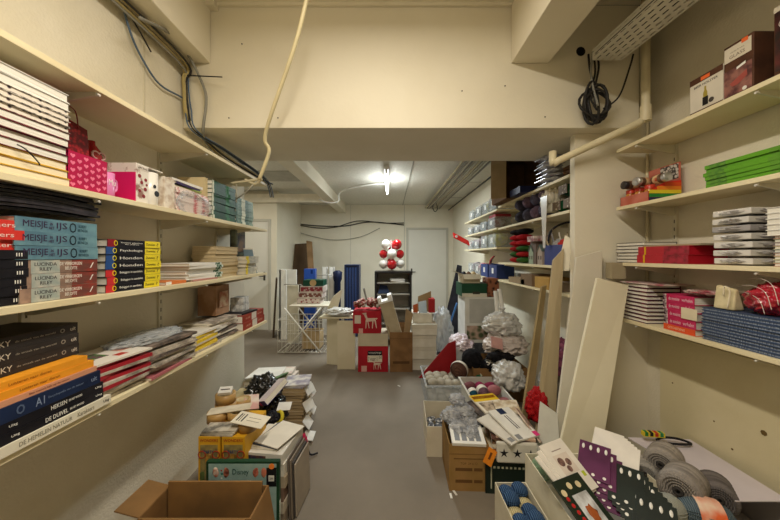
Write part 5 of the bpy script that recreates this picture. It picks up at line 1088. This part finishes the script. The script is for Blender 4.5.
sheet_thing('paper_pack', 'lower white paper pack sticking out left of the blue labelled one', 'packet', (.69, 1.82, .338), (8, 0, 34), .17, .25, .010, M('DAD4C8', .5), ((.1, .3, .05, .18, M('8A8A8A', .5)), (.85, 1, .0, .2, M('C83A5A', .5))))
sheet_thing('photo_card', 'cream printed sheet with brown drawings at the crate top back', 'paper', (.80, 2.02, .362), (6, -6, -10), .16, .16, .006, M('DCD0B8', .5, 'B09A7A', scale=18))
sheet_thing('envelope', 'clear sleeve with rose print leaning right of the crate stack', 'sleeve', (.875, 1.86, .33), (40, 30, 50), .14, .22, .008, M('B89A88', .4, 'D8C8B8', scale=12))
# blue yarn tray and the long tray of knitting packs
o = thing('yarn_tray', 'white tray of blue and cream yarn at the bottom edge of the photo', 'tray', (.585, 1.265, .0)); open_box(o, .15, .34, .30, .004, M('D8CFB8', .7, 'CFC5AC', scale=8))
BY = yarn('1E3458', '4A6A90', 40); CY2 = yarn('B8A878', 'D8CCA0', 40)
for i in range(12):
    a, b = .55+.06*(i % 2), 1.13+.052*(i//2); mt = BY if i % 3 else CY2
    yarn_ball('yarn_skein', '%s yarn skein in the white tray by the brown carton, %s' % ('blue' if i % 3 else 'cream', ('left', 'right')[i % 2]+' '+('nearest', 'second', 'third', 'fourth', 'fifth', 'farthest')[i//2]), (a, b, .27+.015*(i % 3)), (.035, .035, .028), mt, 'yarn skeins in the white tray', seed=i)
o = thing('yarn_tray_filler', 'folded grey cloth filling the lower part of the yarn tray', 'cloth', (.585, 1.265, .005)); m = MB(); m.box(-.068, .068, -.16, .16, 0, .235); m.build('cloth_body', M('5A6070', .8), o, .01)
o = thing('knitting_tray', 'long beige tray full of knitting packs in the right foreground', 'tray', (.935, 1.215, 0)); TB_ = M('DDD5BC', .7, 'D4CBB0', scale=6)
open_box(o, .50, .56, .40, .005, TB_)
o = thing('foam_filler', 'beige cardboard insert filling the tray under the knitting packs', 'insert', (.935, 1.215, .0055)); m = MB(); m.box(-.242, .242, -.27, .27, 0, .33); m.build('insert_body', WCARD, o)
# packs: cards leaning back in rows
WPK = M('E8E2D8', .35); PUR = M('4E1A42', .4, '5E2450', scale=6); DGR = M('141E1A', .4, '1A2622', scale=6)
def pack(lb, loc, rot, mat, kind, name='knitting_pack', group=None, sc=.78):
    o = thing(name, lb, 'pack', loc, 0, group); o.rotation_euler = tuple(R(a) for a in rot); o.scale = (sc, sc, sc)
    L, D, T = .15, .21, .007
    m = MB(); m.box(-L/2, L/2, -D/2, D/2, 0, T); m.build('sleeve', mat, o, .001)
    def pr(x0, x1, y0, y1, mt, nm='printed_area'):
        q = MB(); q.box(x0, x1, y0, y1, T, T+.0005); q.build(nm, mt, o)
    if kind == 'white':
        pr(-.045, .045, -.03, .05, M('DCD0C4', .4)); 
        for (a, b, r) in ((-.02, .02, .018), (.018, .012, .015), (.0, -.012, .013)):
            q = MB(); q.cyl((a, b, T), (a, b, T+.001), r, n=14); q.build('drawing', M('5A4440', .5, '8A6A60', scale=60), o)
        q = MB(); q.cyl((-.05, -.085, T), (-.05, -.085, T+.001), .012, n=14); q.build('round_mark', WHITE, o)
        pr(.045, .062, -.055, -.035, M('B8C83A', .5)); pr(-.03, .03, .065, .069, M('9A8A84', .5)); pr(-.05, .02, -.062, -.058, M('9A8A84', .5)); pr(-.05, .0, -.07, -.067, M('9A8A84', .5))
    elif kind in ('purple', 'green'):
        for k in range(4):
            q = MB(); xx = -.055+k*.036; q.T = Matrix.Translation((xx, .07, 0)); q.lathe([(.0001, T), (.007, T), (.007, T+.0006), (.0001, T+.0006)], 12, caps=False)
            for v in range(len(q.v)): q.v[v] = (q.v[v][0], .07+(q.v[v][1]-.07)*2.4, q.v[v][2])
            q.build('white_oval', WHITE, o)
        for k in range(3):
            q = MB(); xx = -.05+k*.05; q.cyl((xx, -.085, T), (xx, -.085, T+.0008), .008, n=12); q.build('white_tab', WHITE, o)
    elif kind == 'photo':
        pr(-.03, .05, -.07, .045, M('D8DCE0', .3, 'A8A8A8', scale=20))
        q = MB(); q.blob((.01, -.02, T+.0004), (.022, .03, .0006), .5, 3, 4, 2); q.build('fox_brown_print', M('A85A2E', .5), o)
        for (a, b) in ((-.055, .06), (-.01, .075), (.035, .07)):
            q = MB(); q.cyl((a, b, T), (a, b, T+.001), .012, n=12); q.build('cream_circle', M('D8C8A0', .5), o)
        for k in range(5):
            q = MB(); q.cyl((-.055+.003*k, .04-.022*k, T), (-.055+.003*k, .04-.022*k, T+.001), .008, n=6); q.build('red_leaf_print', M('B82A2A', .5), o)
    return o
# stand the rows up: x toward the right, y away; tilt so that the face looks up at the camera
def P3(px, py, Y): return at(px, py, Y)
for i in range(6):
    pack('white knitting pack at the back of the long tray, %s from the front' % ('first', 'second', 'third', 'fourth', 'fifth', 'sixth')[i], P3(622-3*i, 462-3*i, 1.30+.02*i), (30, 0, -44), WPK, 'none', group='white packs at the tray back')
for i in range(6):
    x, y, z = P3(594+i*5.5, 461+i*7, 1.30-.022*i); pack('purple knitting pack in the long tray, %s row' % ('first', 'second', 'third', 'fourth', 'fifth', 'sixth')[i], (x, y, z), (26, 0, -38), PUR, 'purple', group='purple knitting packs')
for i in range(8):
    x, y, z = P3(626+i*4.5, 486+i*5.5, 1.20-.018*i); pack('dark green knitting pack in the long tray, %s row' % ('first', 'second', 'third', 'fourth', 'fifth', 'sixth', 'seventh', 'eighth')[i], (x, y, z), (26, 0, -38), DGR, 'green', group='dark green knitting packs')
for i in range(3):
    x, y, z = P3(563+i*2, 476-i*2, 1.24+.012*i); pack('white pack with hedgehog like drawings, front left in the tray, %s' % ('lower', 'middle', 'topmost')[i], (x, y, z+.012*i), (32, 0, 34-5*i), WPK, 'white', group='white drawing packs', sc=.95)
x, y, z = P3(586, 508, 1.13); pack('dark green pack with a brown animal photo and red leaves in the long tray', (x, y, z), (30, 0, 22), M('1C2A1E', .4), 'photo', sc=1.0)
o = thing('green_bag', 'thin green plastic bag between the tray flap and the packs', 'bag', (.74, 1.42, .38)); m = MB(); m.blob((0, 0, 0), (.05, .05, .05), .3, 3, 7, 3, smooth=False); m.build('film', M('8AA88A', .3, trans=.3, alpha=.8), o)
# box of grey wool cakes with a lid flap
o = thing('wool_carton', 'grey cardboard box of wool cakes in the lower right corner', 'box', (1.43, 1.16, 0)); GBX = M('A8A2A0', .7, '9E9896', scale=5)
open_box(o, .38, .62, .38, .005, GBX)
m = MB(); m.T = Matrix.Translation((-1.43, -1.16, 0)); m.slab(at(628, 438, 1.60), at(735, 502, 1.16), at(790, 502, 1.16), at(690, 440, 1.60), .004); m.build('lid', M('DAD2DA', .6, 'D2CAD2', scale=4), o)
o = thing('wool_box_insert', 'grey cardboard insert under the grey wool cakes', 'insert', (1.43, 1.16, .0055)); m = MB(); m.box(-.18, .18, -.30, .30, 0, .22); m.build('insert_body', GBX, o)
def cake(lb, c, r, h, rot, c1, c2, seed=0):
    o = thing('wool_cake', lb, 'yarn', c, 0, 'grey wool cakes'); o.rotation_euler = tuple(R(a) for a in rot)
    m = MB(); n = 10
    prof = [(.012, -h*.30), (r*.35, -h*.45), (r*.7, -h*.5)]+[(r*(1+.018*(k % 2)), -h*.42+h*.84*k/n) for k in range(n+1)]+[(r*.7, h*.5), (r*.35, h*.45), (.012, h*.30)]
    m.lathe(prof, 28); m.build('wound_yarn', M(c1, .95, c2, scale=9, bump=.5, bscale=120, stretch=(1, 1, 7), lo=.3, hi=.7), o)
    s = MB()
    for k in range(5):
        rr_ = r*(.3+.14*k); s.torus((0, 0, h*.485-.012*(k == 4)+.001*k), rr_, .0035, 'z', 24, 5)
    s.build('spiral_strand', yarn(c2, c1, 70), o)
    q = MB(); q.torus((0, 0, h*.5), r*.17, .006, 'z', 16, 6); q.build('core_ring', M('3A3634', .8), o)
cake('grey wool cake showing its spiral end, farthest under the lid flap', at(664, 460, 1.40), .066, .15, (84, 0, -52), '8A847E', 'B0A8A0', 1)
cake('large grey wool cake with pale band, middle of the grey box', at(683, 485, 1.22), .070, .16, (84, 0, -55), '7A7470', 'A8A098', 2)
cake('dark grey wool cake tucked deepest under the lavender flap', at(716, 492, 1.24), .06, .14, (84, 0, -40), '5A5454', '7E7876', 3)
cake('small pale grey wool cake behind the green packs', at(645, 470, 1.40), .05, .10, (84, 0, -40), '8A8680', 'B0AAA2', 4)
yarn_ball('wool_ball', 'blue grey wool ball with an orange and white band at the bottom edge', at(706, 514, 1.12), (.085, .055, .055), yarn('4A5A64', '6E7E88'), None, M('E8DCC8', .5, 'E0683A', scale=8), -20, seed=5)
yarn_ball('wool_ball', 'pale grey green wool ball beside the blue grey one', at(668, 508, 1.15), (.06, .05, .05), yarn('9A9C92', 'B8BAB0'), None, None, 0, seed=6)
# coloured band and black cable on the box corner
o = thing('ruler_card', 'small yellow, green and red printed card at the wool box corner', 'card', at(653, 436, 1.56)); m = MB(); m.T = rotm(0, 0, -8); m.box(-.05, .05, -.012, .012, 0, .022); m.build('card_body', M('E0C83A', .5), o)
for k, c in enumerate(('1E7A3A', '1A1A1A', 'C83A2A', '2E8A5A')):
    q = MB(); q.T = rotm(0, 0, -8); q.box(-.045+k*.024, -.03+k*.024, -.0126, .0126, .004, .0226); q.build('colour_patch', M(c, .5), o)
m = MB(); c = Vector(at(668, 441, 1.55)); m.tube([c+Vector((-.06, 0, .005)), c+Vector((-.02, .01, .012)), c+Vector((.05, .005, .01)), c+Vector((.10, -.02, 0)), c+Vector((.04, -.035, .004)), c+Vector((-.04, -.02, .004)), c+Vector((-.06, 0, .005))], .006, 8)
tag(m.build('black_strap', BLACK), 'black strap loop lying on the lavender lid flap corner', 'strap')
# crumbs on the floor
for i, (px, py) in enumerate(((451, 496), (455, 493), (399, 386))):
    Y = floorY(py); o = thing('paper_scrap', 'tiny white paper scrap on the floor, %s' % ('front one', 'behind the front one', 'near the red carton')[i], 'scrap', ((px-390)*Y/F, Y, 0), 20*i); m = MB(); m.box(-.006, .006, -.018, .018, .0, .003); m.build('paper', WHITE, o)

# ================================================================= FRONT LEFT FLOOR
PB = CARD
o = thing('carton', 'open brown carton in the lower left foreground', 'box', (-.765, 1.235, 0), 0)
open_box(o, .44, .17, .375, .005, M('8E6A40', .85, '80603A', scale=6), (('l', .10, 75),))
m = MB(); m.slab((-.20, -.085, .375), (.20, -.085, .375), (.19, -.16, .33), (-.19, -.16, .33), .005); m.build('flap', M('8E6A40', .85, '80603A', scale=6), o)
m = MB(); m.slab((.222, -.085, .375), (.222, .085, .375), (.250, .085, .22), (.250, -.085, .22), .005); m.build('flap', M('8A6840', .85), o)
o = thing('brown_paper_bag', 'folded brown wrapping board standing inside the foreground carton', 'cardboard', (-.765, 1.29, .012), 0)
m = MB(); m.box(-.205, .205, 0, .008, 0, .40); m.build('board_body', M('80603A', .85, '946E40', scale=5), o)
# big puzzle box with green edge
DX0, DX1, DY = at(206, 0, 1.37)[0], at(279, 0, 1.37)[0], 1.37
o = thing('puzzle_box', 'large pale blue puzzle box with green edges behind the carton', 'box', ((DX0+DX1)/2, DY+.011, 0)); W = DX1-DX0
closed_box(o, W, .022, .445, M('20452E', .5, '1A3A26', scale=6))
panel(o, -W/2+.012, W/2-.012, .02, .435, -.0112, M('9AB4B0', .5, '8AA8A4', scale=14), 'picture')
text(o, 'Disney', .075, .034, M('1E4A44', .5), (-.008, -.0127, .395), name='logo')
rr = random.Random(12)
for k in range(16):
    x, z = -W/2+.03+rr.random()*(W-.08), .25+rr.random()*.17
    if abs(x+.01) < .05 and z > .36: continue
    m = MB(); m.cyl((x, -.0116, z), (x, -.0123, z), .004+.005*rr.random(), n=6); m.build('star_print', M(('E8ECE4', '3E7A6E', 'B83A34')[k % 3], .5), o)
for k, (x, c) in enumerate(((-.125, 'D8CFC0'), (-.075, '6A4034'), (.062, '8E4A3E'), (.10, 'A8785A'))):
    m = MB(); m.blob((x, -.0117, .395), (.014, .0006, .024), .3, 3, k, 2); m.build('picture_figure', M(c, .5, 'C87860', scale=40), o)
panel(o, W/2-.058, W/2-.012, .33, .418, -.0119, M('1A1A1E', .5), 'info_panel'); ip = [c for c in o.children if c.name.startswith('info_panel')][0]; panel(ip, W/2-.048, W/2-.022, .355, .382, -.0125, M('D8D8D0', .5), 'piece_count'); text(ip, '204', .016, .010, BLACK, (W/2-.035, -.0136, .368))
m = MB(); m.cyl((W/2-.034, -.0118, .424), (W/2-.034, -.0135, .424), .013, n=18); m.build('price_sticker', M('F0883A', .5), o)
text(o, 'PUZZLE', .012, .12, M('D8E0D0', .5), (W/2+.0012, 0, .20), 90, 90, 'side_lettering')
# yellow boxes
for i, (a, b) in enumerate(((198, 220), (221.5, 245))):
    Y = 1.50; x0, x1 = at(a, 0, Y)[0], at(b, 0, Y)[0]; w_ = x1-x0
    o = thing('toy_box', 'yellow toy box with a red lettered arch, %s of the pair behind the puzzle' % ('left', 'right')[i], 'box', ((x0+x1)/2, Y+.13, 0), 0, 'yellow toy boxes'); h = .48
    closed_box(o, w_-.002, .26, h, M('D8A428', .5, 'CC981E', scale=6))
    panel(o, -w_/2+.012, w_/2-.012, .02, h-.04, -.1302, M('7A6A48', .5, 'A89858', scale=20), 'picture')
    text(o, 'WONDERS', w_*.82, .014, M('A82A1E', .5), (0, -.1312, h-.018)); text(o, 'PARTY', w_*.45, .016, M('2A3A7A', .5), (0, -.1325, h-.075))
    m = MB(); m.blob((0, -.1305, h-.115), (.022, .001, .035), .3, 3, i, 2); m.build('picture_figure', M('B88A3A', .5, '7A5A2A', scale=40), o)
    for s in (-1, 1):
        m = MB(); m.torus((s*w_*.32, -.1305, h-.09), .018, .003, 'y', 14, 5); m.build('red_curl', M('A83A20', .5), o)
        m = MB(); m.blob((s*w_*.3, -.1305, h-.2), (.014, .001, .03), .4, 3, i+4, 2); m.build('picture_figure', M('5A6A3A', .5), o)
# magazines over the yellow boxes
for i in range(3):
    sheet_thing('magazine', 'grey magazine lying on the left yellow toy box, %s' % pos(i, 3), 'magazine', (-.885+.005*i, 1.545, .4805+.0095*i), (0, 0, 3*i-2), .17, .085, .009, M(('8A8478', 'B8B0A0', '6E6A62')[i], .5, 'C8C0B0', scale=18))
# tape rolls
def tape(lb, c, rot=(0, 0, 0), r=.055, h=.05, mat=None):
    o = thing('tape_roll', lb, 'tape', c, 0, 'rolls of brown tape'); o.rotation_euler = tuple(R(a) for a in rot)
    m = MB(); m.lathe([(r*.72, 0), (r, 0), (r, h), (r*.72, h), (r*.72, 0)], 28, caps=False); m.build('tape_body', mat or M('C09A5E', .45, 'B48E52', scale=4), o)
    q = MB(); q.lathe([(r*.66, .001), (r*.72, .001), (r*.72, h-.001), (r*.66, h-.001), (r*.66, .001)], 28, caps=False); q.build('cardboard_core', M('D8C8A0', .8), o)
zt = .481
tape('brown tape roll at the left under the torn paper strip', (-.965, 1.655, zt)); tape('brown tape roll in the middle under the torn paper strip', (-.850, 1.655, zt), h=.052)
tape('brown tape roll nearest, right, under the white paper strip', (-.755, 1.565, zt), (0, 0, 0), .046, .045, M('A88048', .45))
sheet_thing('paper_strip', 'torn white paper strip lying over the tape rolls', 'paper', (-.90, 1.66, .538), (2, -3, 12), .22, .07, .004, M('E0D6C0', .7, 'CFC4AC', scale=14))
sheet_thing('paper_strip', 'white printed paper strip hanging over the right tape roll', 'paper', (-.735, 1.56, .533), (4, 8, -6), .17, .10, .004, M('E8E0CC', .7), ((.1, .14, .2, .8, BLACK), (.18, .2, .2, .8, BLACK), (.26, .3, .2, .8, BLACK), (.4, .8, .35, .38, M('8A8474', .6)), (.4, .8, .6, .63, M('8A8474', .6))))
tape('lower tape roll of the small tower against the left wall', (-1.035, 1.86, .4215), (0, 0, 0), .06, .055); tape('upper tape roll of the small tower against the left wall', (-1.037, 1.862, .479), (0, 0, 0), .058, .055)
sheet_thing('price_label', 'small white label box on top of the tape roll tower', 'label', (-1.03, 1.85, .548), (24, 0, 12), .075, .05, .02, WHITE, ((.15, .85, .45, .6, BLACK),))
o = thing('paper_pile', 'pile of old magazines under the tape roll tower', 'pile', (-1.09, 2.05, 0)); m = MB(); m.box(-.02, .17, -.17, .14, 0, .42); m.build('stack_body', M('C8B88E', .7, 'A89870', stretch=(3, 3, 90), scale=3), o)
tape('tape roll lying farther right behind the tape tower', (-.965, 1.93, .4215), (0, 0, 0), .05, .045)
# board games pile with white sheets
bz = 0
Yb = 1.52
GB = [('9A8A78', 'brown', .06), ('C8BCA8', 'beige', .05), ('8A7060', 'dark tan', .06), ('B8A890', 'sand', .05), ('E0DACC', 'white', .055), ('E4E0D6', 'white', .045)]
for i, (c, nm, h) in enumerate(GB):
    o = thing('board_game', '%s board game box in the stack beside the yellow boxes, %s' % (nm, pos(i, 6)), 'box', (-.655+.006*(i % 2), Yb+.14, bz), -5+random.uniform(-2, 2), 'stacked board games'); h *= 1.18; closed_box(o, .235 if i < 5 else .22, .26, h-.001, M(c, .5, None, scale=8))
    if i == 4: panel(o, -.115, .03, .004, .055, -.1305, M('1E2238', .5), 'picture'); text(o, 'PUZZLE', .05, .012, M('8A9AD8', .5), (-.025, -.1317, .028)); m = MB(); m.cyl((-.09, -.1305, .03), (-.09, -.1315, .03), .014, n=8); m.build('picture_figure', M('D8D8DC', .5), o)
    if i == 5: panel(o, -.10, .02, .006, .038, -.1305, M('28304E', .5, '6A4A40', scale=20), 'picture')
    bz += h
for i in range(4):
    sheet_thing('paper_sheet', 'white sheet lying on the board games, %s' % pos(i, 4), 'paper', (-.655+.012*i, 1.665, bz+.0005+.0055*i), (0, 0, -10-4*i), .16, .22, .005, M('E6E0D2', .6) if i != 2 else M('4A4E5A', .5))
for i in range(4):
    sheet_thing('magazine', 'magazine standing against the right side of the board games, %s' % ('innermost', 'second', 'third', 'outermost')[i], 'magazine', (-.526+.009*i, 1.65+.008*i, .17-.008*i), (0, 88, -5), .33-.018*i, .20, .007, M(('6A6058', '8A7E70', '4A4644', 'A89C8C', '6E6258', '5A5450', 'B8AE9E')[i], .5), )
bag('pink_pouch', 'small hot pink pouch poking out beside the board games', (-.60, 2.04, .085), (.028, .035, .085), M('C8285A', .5), 120, .2, 3)
# black bag, purple box and papers
bag('garbage_bag', 'shiny black plastic bag between the tape tower and the book stacks', (-.93, 2.18, .38), (.12, .11, .13), M('0E0E10', .25, '18181A', coat=.4), 121, .4, 2.4, sub=4)
bag('garbage_bag', 'second shiny black plastic bag against the right book stack', (-.83, 2.14, .27), (.08, .08, .11), M('0E0E10', .25, '18181A', coat=.4), 122, .35, 2.6, sub=4)
o = thing('magazine_heap', 'low heap of old papers under the black bags', 'pile', (-.93, 2.14, 0)); m = MB(); m.box(-.06, .14, -.12, .11, 0, .20); m.build('stack_body', M('BCAE8C', .7, '9C8E6C', stretch=(3, 3, 90), scale=3), o)
o = thing('book', 'purple and pink book leaning in front of the black bag', 'book', (-.84, 1.97, .40)); o.rotation_euler = (R(28), R(-20), R(-38)); book_parts(o, .09, .20, .04, M('3E2E7A', .4), PAPERW, top=M('E8DCE0', .4), bands=((0, .3, M('C83A7A', .4)),))
sheet_thing('magazine', 'pale rose paper leaning left of the purple book', 'paper', (-.92, 1.96, .43), (30, 10, 30), .09, .11, .005, M('E4D8CC', .5, 'D8A8A0', scale=12))
o = thing('yellow_tape', 'yellow tape roll beside the black bag', 'tape', (-.755, 2.0, .31)); o.rotation_euler = (R(70), 0, R(-30)); m = MB(); m.torus((0, 0, 0), .035, .012, 'z', 20, 8); m.build('tape_body', M('D8C83A', .5), o)
sheet_thing('white_card', 'white card lying beside the yellow tape roll', 'card', (-.73, 2.04, .36), (20, 0, 5), .09, .07, .004, WHITE)
bag('black_cloth', 'black cloth lump between the purple book and the yellow roll', (-.79, 2.0, .31), (.05, .04, .035), BLACK, 123, .3, 3, cat='cloth')
# tall book stacks
PGB = M('B8A07A', .85, '94805C', stretch=(3, 3, 160), scale=3)
zz = 0
for i in range(13):
    T = .026; book('brownpages%d' % (i % 2), 'brown paged book in the tall floor stack by the aisle, %s' % pos(i, 13), (-.80+.012*math.sin(i*1.3), 2.36+.008*math.cos(i*2), zz), random.uniform(-3, 3), 'tall floor book stack', L=.21, D=.2, T=T-.0006, cov=M('BCA888' if i % 2 else 'A8967A', .6), page=PGB, spine='back', board=.0012); zz += T
for i in range(3):
    sheet_thing('magazine', 'white cover lying on the tall floor book stack, %s' % pos(i, 3), 'magazine', (-.79+.01*i, 2.47, zz+.0005+.009*i), (0, 0, -4+6*i), .20, .21, .008, M('E0DCD4', .4, '9A94A4', scale=12))
for i, (x, y, z, ry) in enumerate(((-.672, 2.45, .30, 60), (-.662, 2.40, .19, 60), (-.65, 2.33, .09, 50), (-.62, 2.26, .022, 8), (-.665, 2.5, .26, 65), (-.65, 2.46, .14, 55))):
    sheet_thing('white_booklet', 'white booklet slipping down the aisle side of the book stack, %s' % ('first', 'second', 'third', 'lowest on the floor', 'fifth', 'sixth')[i], 'booklet', (x, y, z), (0, ry, random.uniform(-20, 5)), .08, .12, .006, M('E6E4DE', .5), ())
# stacks at the wall end
zz = 0
for i in range(11):
    T = .030; book('wallend', 'beige book in the floor stack at the end of the left wall, %s' % pos(i, 11), (-1.18+.006*(i % 3), 2.58, zz), random.uniform(-2, 2), 'floor stack at the wall end', L=.20, D=.2, T=T-.0006, cov=M('B8A888', .6), page=PAPER, spine='back', board=.0012); zz += T
for i in range(3):
    sheet_thing('magazine', 'white magazine on the wall end book stack, %s' % pos(i, 3), 'magazine', (-1.13+.02*i, 2.66, zz+.001+.009*i), (0, 0, -3+5*i), .25, .22, .008, WHITE)
for i in range(5):
    sheet_thing('booklet', 'green booklet in the slanted bundle at the wall end, %s' % pos(i, 5), 'booklet', (-1.02+.012*i, 2.52, .30+.004*i), (0, -55, -25), .15, .20, .009, M('3E5E2E', .5, '6A8A4A', scale=10))
zz = 0
for i in range(9):
    T = .036; book('rosepile', 'pale rose and white booklet pile between the two tall stacks, %s' % pos(i, 9), (-.98+.01*math.sin(i*2), 2.70, zz), random.uniform(-8, 8), 'pale booklet pile', L=.16, D=.17, T=T-.0006, cov=M('D8C0B4', .5, 'E8E0D4', scale=12), page=PAPERW, spine='back', board=.0012); zz += T
# desk lamp cord end near the pink pouch
m = MB(); m.tube([(-.58, 2.03, .10), (-.565, 2.03, .07), (-.55, 2.05, .02), (-.51, 2.08, .012)], .006, 6); tag(m.build('power_cord', BLACK), 'short black cord end lying by the hot pink pouch', 'cord')
